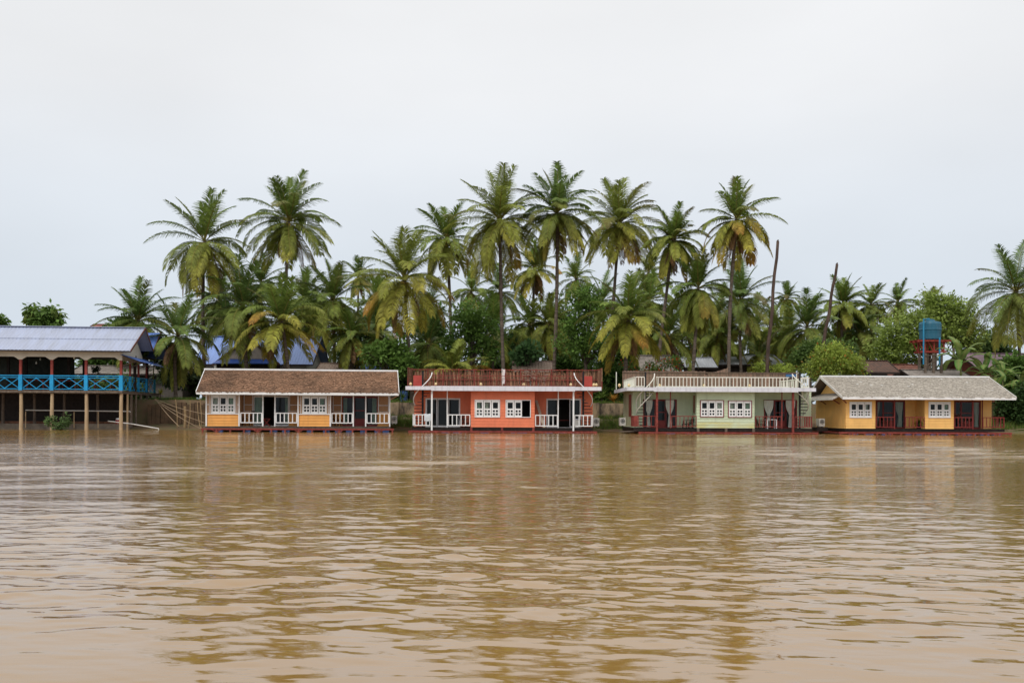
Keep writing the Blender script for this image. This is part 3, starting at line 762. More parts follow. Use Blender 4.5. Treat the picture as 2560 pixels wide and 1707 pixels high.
# ================================================================== HOUSEBOAT 3 (green)
def houseboat_green():
    S = Site(1500,880,4.2,64.,1300,0.); S.mid = 1300
    r = thing('houseboat','pale green flat-roofed houseboat with white roof railing and maroon posts','houseboat',S.loc,0,'houseboats moored in a row')
    X, Z = S.X, S.Z; zd = .34; rec = 1.5; dep = 7.0; ze = Z(410)
    xb0, xb1 = X(1015), X(1622); wl, wr = X(345,rec), X(2215,rec); xl, xr = X(355), X(2228)
    float_base(r, X(395), X(2275), -.35, dep, zd, [(X(a),X(a+90)) for a in (700,900,1120,1500,1760)], zb0=.02, zb1=.12, seed=4)
    deck(r, xl, xr, -.08, dep+.1, .16, zd, M_dark)
    pl = MB()
    for xx in (X(1027),X(1320),X(1608)): pl.box(xx-.08,-.17,.13,xx+.08,-.085,zd+.03)
    pl.build('skirt_post', M_plank, r)
    w1 = (X(1048),X(1300)); w2 = (X(1342),X(1594)); wz = (Z(684),Z(504)); wz2 = (Z(687,0,1460),Z(507,0,1460))
    Mg = M_green
    stain = mat('stained_green_board',(.60,.68,.48),.6,.1,.9,c2=(.58,.52,.20),thr=(.42,.6),stretch=(.5,1,2))
    wall(r,'wall',stain,('f',0.),xb0,xb1,zd+.03,zd+.41,plank=.19,label='lowest green boards stained yellow by damp')
    wall(r,'wall',Mg,('f',0.),xb0,xb1,zd+.41,ze,op=[(*w1,*wz),(*w2,*wz2)],plank=.19)
    wall(r,'wall',Mg,('l',xb0),.071,rec,zd+.03,ze,plank=.19); wall(r,'wall',Mg,('r',xb1),.071,rec,zd+.03,ze,plank=.19)
    shutter_window(r,-.01,*w1,*wz,M_maroon,curt=(2,)); shutter_window(r,-.01,*w2,*wz2,M_maroon,curt=(0,2))
    MB().box(xb0-.05,.55,Z(640),xb0-.03,.95,Z(455)).build('shutter', M_maroon, r)
    dz = Z(500,rec); dl = (X(452,rec),X(806,rec)); dr = (X(1720,rec),X(2068,rec))
    wall(r,'wall',Mg,('f',rec),wl,xb0,zd+.03,ze,op=[(*dl,zd,dz)],plank=.19)
    wall(r,'wall',Mg,('f',rec),xb1,wr,zd+.03,ze,op=[(*dr,zd,dz)],plank=.19)
    for (d0,d1), xs in ((dl,(452,580,690,806)),(dr,(1720,1830,1950,2068))):
        glass_door(r,rec+.02,d0,d1,zd,dz,[(X(xs[0],rec)+.05,X(xs[1],rec),'glass'),(X(xs[1],rec)+.02,X(xs[2],rec)-.02,'wood'),(X(xs[2],rec),X(xs[3],rec)-.05,'glass')],M_maroon)
    yc = rec-.16
    for a, b in ((470,552),(688,778),(1722,1822),(1950,2050)): curtain(r,yc,X(a,yc),X(b,yc),zd+.06,dz-.03,M_curt,.72)
    rod = MB()
    for a,b in ((452,806),(1715,2068)): rod.tube([(X(a,yc),yc,dz-.01),(X(b,yc),yc,dz-.01)],.018,6)
    rod.build('curtain_rod', M_maroon, r)
    ws = X(318,2.6); 
    wall(r,'wall',Mg,('l',wl),rec,dep,zd+.03,ze,plank=.19); wall(r,'wall',Mg,('r',wr),rec,dep,zd+.03,ze,plank=.19); wall(r,'wall',Mg,('b',dep),wl,wr,zd+.03,ze,plank=0)
    MB().box(wl-.06,2.1,Z(682,2.5),wl-.03,3.4,Z(450,2.5)).build('side_window', M_maroon, r)
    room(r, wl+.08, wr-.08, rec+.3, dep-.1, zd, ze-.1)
    ye = -.55; z0, z1 = Z(410,ye), Z(372,ye)
    fx0, fx1 = X(285,ye), X(2262,ye)
    rf = MB().box(fx0+.03,ye+.03,z0+.02,fx1-.03,dep+.3,z1-.01).build('roof', mat('pale_soffit',(.42,.50,.32),.7,.1), r)
    fa = MB(); fa.box(fx0,ye,z0,fx1,ye+.028,z1); fa.box(fx0-.03,ye,z0,fx0-.001,dep+.3,z1); fa.box(fx1+.001,ye,z0,fx1+.03,dep+.3,z1)
    fa.box(X(565,ye),ye-.035,z0-.05,X(2080,ye),ye-.001,z1+.015)
    fa.build('fascia', M_lilac, rf)
    zr = Z(260,ye); yr = ye+.15
    M_cw = mat('cream_white_railing',(.76,.73,.66),.5,.08,2.)
    railing(r,(X(588,yr),yr),(X(1985,yr),yr),z1+.02,zr,36,M_cw,.055,.045,'roof_railing')
    railing(r,(X(372,yr),yr),(X(466,yr),yr),z1+.02,zr,3,M_cw,.055,.045,'roof_railing')
    railing(r,(X(2108,yr),yr),(X(2190,yr),yr),z1+.02,zr,4,M_cw,.055,.045,'roof_railing')
    xs_ = X(372,yr); railing(r,(xs_-.05,yr+.05),(xs_-.05,dep-1.2),z1+.02,zr,16,M_cw,.055,.045,'roof_railing')
    xs2 = X(2190,yr); railing(r,(xs2+.05,yr+.05),(xs2+.05,dep-.2),z1+.02,zr,16,M_cw,.055,.045,'roof_railing')
    for gx in (590,1072,1555): MB().bar((X(gx,yr)+.01,yr+.03,zr-.03),(X(gx+22,yr),yr+.45,z1),.04).build('railing_brace', M_cw, r)
    fp = MB().tube([(X(168,dep),dep-.1,z1-.05),(X(168,dep),dep-.1,Z(215,dep))],.035,7).build('corner_post', M_cw, r)
    gate = MB(); gx0, gx1 = X(1962,yr+1.2), X(2092,yr+1.2)
    gate.tube([(gx0+.62,yr+1.2,z1),(gx0+.62,yr+1.2,Z(222,yr+1.2)),(gx1,yr+1.2,Z(218,yr+1.2)),(gx1+.05,yr+1.2,Z(262,yr+1.2)),(gx1+.05,yr+1.2,z1)],.03,6)
    gate.build('terrace_gate', M_cw, r)
    # bamboo screen behind the terrace
    yb = dep+.15; rg = random.Random(21)
    tw = [mat('grey_brown_bamboo',(.23,.15,.11),.9,.22,7.), mat('dull_bamboo',(.16,.105,.08),.9,.22,7.), mat('pinkish_bamboo',(.27,.16,.12),.9,.2,7.)]
    mb = MB()
    xa, xc = X(236,yb,300), X(2098,yb,300); n = 300
    for i in range(n):
        u = (i+.5)/n; zx = 236+(2098-236)*u
        top = 202 if zx < 1105 else (240-(zx-1105)*.30 if zx < 1340 else 218)
        xx = xa+(xc-xa)*u; mb.box(xx-.022,yb-.02,z1,xx+.0225,yb+.02+.0005*(i%7),Z(top,yb)+rg.uniform(-.03,.03),rg.randrange(3))
    sc = mb.build('bamboo_screen', tw, r)
    s2 = MB(); s2.box(xa,yb-.07,Z(222,yb),xc,yb-.021,Z(212,yb)); s2.box(xa,yb-.07,(z1+ze)/2+.3,xc,yb-.021,(z1+ze)/2+.36); s2.build('screen_rail', tw[1], sc)
    bt = MB().box(X(1965,yb-.5),yb-.3,Z(258,yb),X(2070,yb-.5),yb-.1,Z(232,yb)).build('blue_panel', mat('blue_sheet',(.06,.16,.34),.6,.1), sc)
    for gx in (205,305,628,1098,1575): globe(r, X(gx,yr), yr+.15, z1-.02)
    # posts
    for gx in (597,2026): post(r, X(gx,-.3), -.3, .13, z0-.06, .13, M_redsteel)
    for gx in (738,1908): post(r, X(gx), -.03, zd, ze, .06, M_redsteel)
    zt, zb = zd+.80, zd+.1
    for a, b, n_ in ((402,585,4),(750,1013,6),(1630,1905,7),(2042,2225,7)):
        railing(r,(X(a),-.03),(X(b),-.03),zb,zt,n_,M_redsteel,.05,.04)
    MB().box(X(355),-.045,zb,X(398),-.01,zt).build('railing_panel', M_redsteel, r)
    railing(r,(xl,.03),(xl,rec-.1),zb,zt,5,M_redsteel,.05,.04); railing(r,(xr-.05,.03),(xr-.05,rec-.1),zb,zt,5,M_redsteel,.05,.04)
    spiral_stair(r, X(475,.3), .3, zd, z1, R(100), R(358), .55, M_cw, 13, balus=(.32,.5,.62,.74,.88,.99), low=True)
    spiral_stair(r, X(2097,.3), .3, zd, z1, R(150), R(-170), .50, M_cw, 13, balus=(.32,.5,.62,.74,.88,.99), low=True)
    ac_unit(r, X(240,2.2), 2.6, Z(775,2.2))
    pk = MB()
    for i in range(9): pk.bar((X(180+i*8,1.5),.2+i*.22,.10+.01*(i%3)),(X(395,1.5)-.05,.15+i*.2,.13+.012*(i%2)),.14,.03)
    tag(pk.build('plank_raft', M_plank),'small raft of grey planks floating at the left side of the green houseboat','raft').location = S.loc
    chair('dark reclining chair beside the bay wall of the green houseboat', S.world(X(920,.8),.8,zd), R(-70), M_black, recl=True)
    chair('dark wooden chair behind the right maroon railing of the green houseboat', S.world(X(1690,.8),.8,zd), R(60), low=True)
    table('white table behind the right maroon railing of the green houseboat', tuple(S.world(X(1795,.8),.8,zd)), .7,.6,.6, M_white)
    return S, r

# ================================================================== HOUSEBOAT 4 (yellow)
def houseboat_yellow():
    S = Site(2000,880,4.2,64.,1246,0.); S.mid = 1246
    r = thing('houseboat','yellow houseboat with grey shingled gable roof, right end of the row','houseboat',S.loc,0,'houseboats moored in a row')
    X, Z = S.X, S.Z; zd = .36; rec = 1.5; dep = 6.3; ze = Z(487)
    x = {k: X(k) for k in (483,790,1310,1613)}; wr = X(2010,rec)
    float_base(r, X(390), X(2195), -.35, dep, zd, [(X(a),X(a+95)) for a in (1105,1215,1370,1480,1640,1750,1890,2020)]+[(X(a),X(a+90)) for a in (520,680,860)], zb0=.05, zb1=.17, seed=6)
    deck(r, x[483]-.05, X(2145), -.08, dep+.1, .2, zd, M_dark)
    for a, b, wa, wb in ((483,790,519,751),(1310,1613,1347,1578)):
        wz = (Z(690,0,(wa+wb)/2),Z(521,0,(wa+wb)/2))
        wall(r,'wall',M_yellow,('f',0.),x[a],x[b],zd+.02,ze,op=[(X(wa),X(wb),*wz)],plank=.17)
        wall(r,'wall',M_yellow,('r',x[b]),.071,rec,zd+.02,ze,plank=.17)
        if a != 483: wall(r,'wall',M_yellow,('l',x[a]),.071,rec,zd+.02,ze,plank=.17)
        shutter_window(r,-.01,X(wa),X(wb),*wz,curt=(2,))
    wall(r,'wall',M_yellow,('l',x[483]),.071,dep,zd+.02,ze,plank=.17)
    wall(r,'wall',M_yellow,('r',wr),rec,dep,zd+.02,ze,plank=.17); wall(r,'wall',M_yellow,('b',dep),x[483],wr,zd+.02,ze,plank=0)
    dz = Z(510,rec)
    for a, b, d0, d1, pan in ((790,1310,797,1102,(797,872,985,1102)),(1613,2010,1618,1897,(1618,1690,1815,1897))):
        q0, q1 = X(d0,rec), X(d1,rec)
        wall(r,'wall',M_yellow,('f',rec),x[a],(x[b] if b in x else wr),zd+.02,ze,op=[(q0,q1,zd,dz)],plank=.17)
        P = [X(p,rec) for p in pan]
        glass_door(r,rec+.02,q0,q1,zd,dz,[(P[0]+.05,P[1],'glass'),(P[1]+.02,P[2]-.02,'wood'),(P[2],P[3]-.05,'glass')],M_maroon)
    curtain(r,rec+.12,X(800,rec),X(845,rec),zd+.1,dz-.05,M_curt,.5,-1); curtain(r,rec+.12,X(1010,rec),X(1090,rec),zd+.06,dz-.05,M_curt,.5,1)
    curtain(r,rec+.12,X(1830,rec),X(1890,rec),zd+.06,dz-.05,M_curt,.35,1)
    room(r, x[483]+.08, wr-.08, rec+.45, dep-.1, zd, ze-.1)
    MB().box(x[483]+.08,.08,ze-.05,wr+.9,rec+.44,ze-.01).build('ceiling', M_plank, r)
    for gx in (990,1812): post(r, X(gx), -.03, zd, ze-.05, .06, M_maroon)
    post(r, X(1915,rec-.1), rec-.1, zd, ze-.05, .05, M_maroon)
    zt, zb = zd+.78, zd+.1
    for a, b, n in ((797,995,5),(1104,1308,5),(1618,1815,5),(1917,2143,6)):
        railing(r,(X(a),-.03),(X(b),-.03),zb,zt,n,M_maroon,.05,.04)
    railing(r,(X(2143),.03),(X(2143),3.2),zb,zt,9,M_maroon,.05,.04)
    # roof
    ye, yr = -.7, 3.15; ez = Z(474,ye); rz = Z(263,yr,1100)
    e0, e1 = X(445,ye,478), X(2266,ye,470); r0, r1 = X(217,yr,258), X(1975,yr,275)
    e0 = min(e0, r0+.25); rg = random.Random(8)
    def cf(u, v, q):
        b = .94+.12*q.random(); k = .4*vn1(u*7,v*3)+.6*vn1(u*30,round(v*18)*1.7)
        base = mixl((.28,.25,.21),(.37,.335,.29),k)
        if q.random() < .012: base = (.45,.43,.40)
        return tuple(c*b for c in base)
    rf = shingle_roof(r,'roof',(e0,ye,ez),(e1,ye,ez),(r1,yr,rz),(r0,yr,rz),18,80,cf,rg,.03,.03)
    shingle_roof(rf,'rear_slope',(e1,2*yr-ye,ez),(e0,2*yr-ye,ez),(r0,yr,rz),(r1,yr,rz),10,36,cf,rg)
    MB().slab((e0,ye,ez-.03),(e1,ye,ez-.03),(r1,yr,rz-.03),(r0,yr,rz-.03),.05).slab((e1,2*yr-ye,ez-.03),(e0,2*yr-ye,ez-.03),(r0,yr,rz-.03),(r1,yr,rz-.03),.05).build('roof_boarding', M_plank, rf)
    MB().bar((r0-.05,yr,rz+.04),(r1+.05,yr,rz+.04),.2,.09).build('ridge_cap', M_white, rf)
    MB().bar((e0,ye-.03,ez-.07),(e1,ye-.03,ez-.07),.03,.16).build('fascia', M_white, rf)
    bm_ = mat('grey_white_paint',(.62,.60,.56),.6,.1,2.)
    for ex, rx in ((e0-.03,r0-.03),(e1+.03,r1+.03)):
        MB().bar((ex,ye-.02,ez-.03),(rx,yr-.02,rz-.03),.04,.16).build('barge_board', bm_, rf); MB().bar((ex,2*yr-ye,ez-.03),(rx,yr+.02,rz-.03),.04,.16).build('barge_board', bm_, rf)
    xg = x[483]+.02
    MB().add([(xg,.2,ze-.01),(xg,dep-.1,ze-.01),(xg,yr,rz-.15),(xg+.06,.2,ze-.01),(xg+.06,dep-.1,ze-.01),(xg+.06,yr,rz-.15)],[(1,0,2),(3,4,5),(0,1,4,3),(1,2,5,4),(2,0,3,5)]).build('gable', M_yellow, r)
    MB().add([(wr,.2,ze-.01),(wr,dep-.1,ze-.01),(wr,yr,rz-.15),(wr-.06,.2,ze-.01),(wr-.06,dep-.1,ze-.01),(wr-.06,yr,rz-.15)],[(0,1,2),(4,3,5),(1,0,3,4),(2,1,4,5),(0,2,5,3)]).build('gable', M_yellow, r)
    pz = ze+.32
    pr = MB().slab((xg-.75,.35,ze+.0),(xg,.35,pz),(xg,dep-.4,pz),(xg-.75,dep-.4,ze+.0),-.05).build('pent_roof', mat('grey_pent_shingle',(.33,.30,.26),.9,.2,5.), r)
    MB().bar((xg-.77,.3,ze-.03),(xg-.77,dep-.35,ze-.03),.03,.15).bar((xg-.75,.32,ze),(xg,.32,pz),.03,.12).build('fascia', mat('grey_white_paint',(.6,.6,.6)), pr)
    br = MB(); br.bar((x[483]-.03,1.2,ze-.35),(xg-.6,1.2,ze+.02),.06); br.bar((x[483]-.03,4.,ze-.35),(xg-.6,4.,ze+.02),.06); br.bar((x[483],-.05,ze-.3),(e0+.08,-.5,ez-.12),.06)
    br.build('bracket', M_maroon, r)
    ac_unit(r, X(205,3.4), 3.2, Z(782,3.2)); MB().box(X(150,3.4),2.8,.15,X(262,3.4),3.9,Z(782,3.2)-.062).build('ac_platform', M_dark, r)
    pot = thing('potted_plant','potted fern on the yellow houseboat veranda between the two bays','plant',S.world(X(1258,.7),.7,zd))
    MB().lathe([(.13,0),(.17,.02),(.2,.36),(.22,.4),(.18,.4)],(0,0,0),14).build('pot', M_dark, pot)
    lf = MB(); cl = []
    for i in range(46):
        a = rg.uniform(0,6.28); e = rg.uniform(.2,1.3); L_ = rg.uniform(.35,.7); P = Vector((0,0,.38))
        for k in range(4):
            d = Vector((math.cos(a)*math.cos(e),math.sin(a)*math.cos(e),math.sin(e))); Q = P+d*L_/4; wd = Vector((-math.sin(a),math.cos(a),0))*.05*(1-k*.2)
            lf.add([P-wd,P+wd,Q+wd*.8,Q-wd*.8],[(0,1,2,3)]); g_ = rg.uniform(.7,1.3); cl += [(.17*g_,.24*g_,.03*g_)]*4; P = Q; e -= .45
    lf.build('foliage', M_foli, pot, cols=cl)
    chair('low wooden chair behind the left maroon railing of the yellow houseboat', S.world(X(875,.8),.8,zd), R(-50), low=True)
    chair('dark wooden chair behind the right maroon railing of the yellow houseboat', S.world(X(1720,.8),.8,zd), R(40))
    return S, r
H1 = houseboat_thatched(); H2 = houseboat_coral(); H3 = houseboat_green(); H4 = houseboat_yellow()
# ================================================================== RESTAURANT ON PILES
def restaurant():
    S = Site(0,780,4.523,69.,1370,R(5)); S.mid = 900
    r = thing('riverside_restaurant','open wooden restaurant on concrete piles with blue railings and grey-blue metal roof','restaurant',S.loc,S.yaw)
    X, Z = S.X, S.Z
    px = [-905,-518,-130,235,588,975,1370]; zf = Z(888,0,1200); dep = 9.6
    xs = [X(p) for p in px]; x0 = xs[0]-.3; x1 = xs[-1]
    dk = MB(); n = 34
    for i in range(n):
        a = -.12+(dep+.12)*i/n; dk.box(x0,a+.004,zf-.05,x1+.12,a+(dep+.12)/n-.004,zf)
    dk.box(x0,-.15,zf-.17,x1+.12,-.05,zf-.051); dk.box(x1+.02,-.049,zf-.20,x1+.10,dep,zf-.051)
    for yy in (2.4,4.8,7.2,9.4): dk.box(x0,yy,zf-.2,x1+.019,yy+.1,zf-.051)
    dk.build('deck', M_plank, r)
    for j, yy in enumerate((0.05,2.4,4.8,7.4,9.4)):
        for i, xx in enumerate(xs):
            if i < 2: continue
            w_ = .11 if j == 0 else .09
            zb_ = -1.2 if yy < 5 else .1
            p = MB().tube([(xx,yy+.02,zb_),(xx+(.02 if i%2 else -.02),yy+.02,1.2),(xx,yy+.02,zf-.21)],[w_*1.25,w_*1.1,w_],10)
            p.build('pile', M_pile if yy < 1 else (M_plank if yy < 5 else M_dark), r)  # rear piles coloured dark to paint in the shade under the floor
    for yy in (1.3,3.4,6.2):
        MB().tube([(x1+.06+.0*yy,yy,-1.),(x1+.06,yy,zf-.21)],.07,8).build('pile', M_plank if yy>2 else M_pile, r)
    zt = Z(718,0,1200)+.0; zb = zf+.06; zbeam = Z(545,0,1200); zet = Z(512,0,1200)
    # upper posts and railings
    for i, xx in enumerate(xs):
        MB().box(xx-.08,-.08,zt+.03,xx+.08,.08,zbeam+.02).build('post', M_oxred, r)
        MB().box(xx-.12,-.11,zf,xx+.12,.11,zt+.03).build('railing_post', M_blue, r)
    def brace_rail(p, q, m, two=True):
        P, Q = Vector((*p,0)), Vector((*q,0)); at = lambda u, z: tuple(P+(Q-P)*u)[:2]+(z,)
        mb = MB(); za, zc = zb+.06, zt-.06
        for z, h in ((zt-.03,.06),(zt-.17,.045),(zb+.03,.05)): mb.bar(at(0,z),at(1,z),.05,h)
        zc = zt-.2; mid = .5
        mb.bar(at(.0,zc),at(mid,za),.03,.045); mb.bar(at(mid,za),at(1,zc),.03,.045)
        mb.bar(at(.0,za+.02),at(mid,zc),.028,.042); mb.bar(at(mid,zc),at(1,za+.02),.028,.042)
        mb.prism([(P.x+(Q.x-P.x)*.5-.1,zc+.05),(P.x+(Q.x-P.x)*.5,zc-.08),(P.x+(Q.x-P.x)*.5+.1,zc+.05)],P.y-.035,P.y+.03) if abs(P.y-Q.y)<.01 else None
        return mb.build('railing', m, r)
    for a, b in zip(xs, xs[1:]): brace_rail((a+.12,0),(b-.12,0),M_blue)
    ysd = [0,2.1,4.2,6.3,8.6]
    for i, yy in enumerate(ysd[1:]):
        MB().box(x1-.07,yy-.07,zf,x1+.07,yy+.07,zt+.03).build('railing_post', M_blue if i < 3 else M_teal, r)
        if i < 3: MB().box(x1-.06,yy-.06,zt+.031,x1+.06,yy+.06,zbeam-.1*i).build('post', M_oxred, r)
    for a, b in zip(ysd, ysd[1:]): brace_rail((x1,a+.12),(x1,b-.08),M_blue)
    # front panel with octagonal openings
    fz1 = Z(425,0,700)
    pts = [(x0,fz1)]
    low = []
    for i, (a, b) in enumerate(zip(xs, xs[1:])):
        ch = .32; d = zet-zbeam
        low += [(a-.1 if i else x0, zbeam),(a+.1,zbeam),(a+.1+ch,zet),(b-.1-ch,zet)]
    low += [(x1-.1,zbeam),(x1+.1,zbeam)]
    fp = MB()
    zs = fz1
    for (ax,az),(bx,bz) in zip(low, low[1:]):
        if bx-ax < 1e-4: continue
        fp.prism([(ax,az),(bx,bz),(bx,zs),(ax,zs)],-.10,-.05)
    fp.build('valance_panel', M_cream, r)
    # twin roofs
    yr1, yv, yr2, ye2 = 2.9, 4.95, 7.0, 9.3; ye = -.75
    zE = Z(437,ye,1400); zR = Z(180,yr1,1500); zV = zE+.35; zR2 = zR-.02
    xe = X(1478,ye,440); xa = x0-.3
    mroof = mat('grey_blue_metal_roof',(.33,.37,.50),.38,.10,.7,.0,stretch=(3,.5,.5),c2=(.27,.29,.36),thr=(.3,.6),spec=.5)
    rf = corr_roof(r,'roof',(xa,ye,zE),(xe,ye,zE),(xe,yr1,zR),(xa,yr1,zR),mroof,.25,.014)
    corr_roof(rf,'rear_slope',(xe,yv,zV),(xa,yv,zV),(xa,yr1,zR),(xe,yr1,zR),mroof,.25,.014)
    mb2 = mat('blue_metal_roof',(.10,.19,.52),.4,.12,.7,stretch=(3,.5,.5),spec=.5)
    corr_roof(rf,'second_slope',(xa,yv,zV-.02),(xe,yv,zV-.02),(xe,yr2,zR2),(xa,yr2,zR2),mb2,.25,.014)
    corr_roof(rf,'second_rear_slope',(xe,ye2,zE),(xa,ye2,zE),(xa,yr2,zR2),(xe,yr2,zR2),mb2,.25,.014)
    MB().bar((xa,yr1,zR+.03),(xe,yr1,zR+.03),.35,.05).build('ridge_cap', mroof, rf)
    MB().box(xa,ye+1.72,zE+(zR-zE)*.47+.005,xe,ye+1.75,zE+(zR-zE)*.47+.05).build('roof_lap', mroof, rf)
    MB().bar((xe,ye,zE-.02),(xe,yr1,zR-.02),.04,.14).bar((xe,yr1,zR-.03),(xe,yv,zV-.02),.04,.14).bar((xe,yv,zV-.03),(xe,yr2,zR2-.03),.04,.14).bar((xe,yr2,zR2-.03),(xe,ye2,zE-.03),.04,.10).build('barge_board', mat('dull_red_barge',(.16,.07,.055),.7,.2), rf)
    MB().box(xa,ye+.02,zE-.10,xe-.03,ye+.06,zE-.035).build('fascia', M_dark, rf)
    gx = x1+.06
    zg = lambda y: (zE+(zR-zE)*(y-ye)/(yr1-ye)) if y < yr1 else zR+(zV-zR)*(y-yr1)/(yv-yr1)
    g = MB(); yy = [0,.7,1.4,2.1,yr1,3.6,4.3,yv]
    for a, b in zip(yy, yy[1:]):
        za, zb_ = zg(a)-.45, zg(b)-.45
        g.add([(gx,a,zbeam),(gx,b,zbeam),(gx,b,zb_),(gx,a,za),(gx-.05,a,zbeam),(gx-.05,b,zbeam),(gx-.05,b,zb_),(gx-.05,a,za)],[(0,1,2,3),(7,6,5,4),(3,2,6,7),(0,3,7,4),(1,5,6,2)])
    g.build('gable_panel', M_cream, r)
    # ceiling, rear walls and lean-to
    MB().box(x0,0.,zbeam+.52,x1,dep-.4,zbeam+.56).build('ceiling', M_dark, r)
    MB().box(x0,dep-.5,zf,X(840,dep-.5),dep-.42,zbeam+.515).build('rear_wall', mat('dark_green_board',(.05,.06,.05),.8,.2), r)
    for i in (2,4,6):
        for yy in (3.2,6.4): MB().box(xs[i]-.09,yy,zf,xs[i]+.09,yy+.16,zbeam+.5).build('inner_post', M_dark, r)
    corr_roof(r,'lean_to_roof',(x1+1.35,-.5,zbeam-.05),(x1+1.35,8.4,zbeam-.25),(x1+.06,8.4,zbeam+.32),(x1+.06,-.5,zbeam+.40),mb2,.25,.014)
    bb = MB()
    for yy in (.1,2.1,4.2): bb.bar((x1+.08,yy,zbeam-.35),(x1+1.1,yy,zbeam+.0),.06)
    bb.build('lean_to_bracket', M_plank, r)
    MB().box(x0,3.6,.2,X(1400,3.6),3.7,zf-.21).build('underfloor_shade_panel', M_dark, r)  # added near-black panel, hides the lit bank and deepens the underfloor shade
    # bulbs, tables
    for (zx, zy, yy) in ((410,580,1.8),(455,540,3.4),(1218,590,1.2),(838,520,.5),(62,490,.4),(1622,630,5.2),(1686,622,7.4)):
        b = S.world(X(zx,yy),yy,Z(zy,yy)); top = zbeam+.5 if zx < 1500 else zbeam-.1
        t = thing('hanging_bulb', {410:'bare bulb on a long cord in the second restaurant bay from the visible left',455:'bare bulb high under the ceiling of the second bay, right of the long corded one',1218:'bare bulb hanging in the restaurant bay nearest the right corner',838:'bulb fixed under the cream panel in the third visible bay',62:'bulb under the cream panel in the leftmost visible bay',1622:'bulb under the blue lean-to of the restaurant, nearer one',1686:'bulb under the blue lean-to of the restaurant, farther one'}[zx],'light bulb',b,0,'bulbs hanging in the restaurant')
        MB().lathe([(.02,.12),(.035,.08),(.06,.02),(.05,-.05),(.01,-.08)][::-1],(0,0,0),10).build('bulb', M_curt, t, smooth=True)
        MB().tube([(0,0,.12),(0,0,max(.2,top-b.z))],.008,5).build('cord', M_black, t)
    for i, (u, yy) in enumerate(((1180,2.2),(780,2.4),(420,2.2))):
        nm = ('right corner bay','second bay from the right corner','third bay from the right corner')[i]
        p = S.world(X(u,yy),yy,zf)
        t = thing('dining_table','red-brown dining table in the restaurant '+nm,'table',p,S.yaw,'tables in the restaurant')
        MB().box(-.6,-.4,.71,.6,.4,.75).build('tabletop', M_oxred, t)
        for xx in (-.54,.54):
            for y_ in (-.34,.34): MB().box(xx-.03,y_-.03,0,xx+.03,y_+.03,.709).build('leg', M_oxred, t)
        for s_ in (-1,1):
            chair('dark chair '+('left' if s_<0 else 'right')+' of the table in the restaurant '+nm, S.world(X(u,yy)+s_*.85,yy,zf), S.yaw+s_*R(-90), M_wood_furn, 'chairs in the restaurant')
    # hanging fern ball
    p = S.world(X(1085,4.),4.,Z(650,4.)); hp = thing('hanging_plant','bushy dark plant hanging in the restaurant bay nearest the right corner','plant',p)
    rg = random.Random(9); lf = MB(); cl = []
    for i in range(170):
        d = Vector((rg.gauss(0,1),rg.gauss(0,1),rg.gauss(0,1))).normalized()*rg.uniform(.1,.42); d.z *= .8
        q = Vector((rg.gauss(0,1),rg.gauss(0,1),rg.gauss(0,1))).normalized()*.09; s_ = q.orthogonal().normalized()*.05
        lf.add([d-s_,d+q,d+s_,d-q*.4],[(0,1,2,3)]); cl += [(.035,.06,.02)]*4
    lf.build('foliage', M_foli, hp, cols=cl); MB().tube([(0,0,.3),(0,0,max(.5,zbeam+.5-p.z))],.01,5).build('cord', M_black, hp)
    # white pipe rail on the bank underneath, ledge, drain pipe
    t = thing('pipe_railing','long white pipe railing on the bank under the restaurant','railing',S.loc,S.yaw)
    yy = 1.6; za = Z(1118,yy,900)
    MB().tube([(X(292,yy),yy,Z(1108,yy,292)),(X(1472,yy),yy,Z(1122,yy,1472)),(X(1475,yy),yy,Z(1135,yy,1472))],.04,8).build('rail', M_pipe, t)
    for zx in (292,840,1112): MB().tube([(X(zx,yy),yy,.1),(X(zx,yy),yy,za-.05)],.035,7).build('upright', M_pile, t)
    lg = MB().box(x0,1.9,-1.,X(1460,1.9),2.6,Z(1262,1.9)); o = lg.build('concrete_ledge', mat('grey_ledge',(.23,.19,.15),.9,.25,2.,.2,20.)); o.location = S.loc; o.rotation_euler = (0,0,S.yaw)
    tag(o,'low grey concrete ledge at the water under the restaurant','ledge')
    o = MB().box(x0,2.75,-.5,X(1440,2.8),3.3,Z(1235,2.8)).build('brick_ledge', mat('rusty_brick',(.22,.10,.06),.9,.3,5.,.3,20.)); o.location = S.loc; o.rotation_euler = (0,0,S.yaw)
    tag(o,'red-brown brick step behind the grey ledge under the restaurant','ledge')
    dp_ = MB().tube([S.world(X(1225,1.4),1.4,Z(1232,1.4,1225)),S.world(X(1480,.8),.8,Z(1262,.8,1480)),S.world(X(1795,.3),.3,Z(1316,.3,1795)),S.world(X(1798,.3),.3,Z(1330,.3,1798))],.04,8).build('drain_pipe', M_pipe)
    tag(dp_,'pale drain pipe sloping into the water at the restaurant corner','pipe')
    j = thing('jerry_can','red can with white top standing on the ledge by the corner pile','container',S.world(X(1335,2.2),2.2,Z(1262,1.9)))
    MB().lathe([(.15,0),(.17,.02),(.17,.24),(.13,.28)],(0,0,0),14).build('body', mat('red_plastic',(.4,.03,.04),.4,.1), j); MB().lathe([(.13,0),(.14,.08),(.08,.14)],(0,0,.281),14).build('lid', M_white, j)
    return S
RS = restaurant()

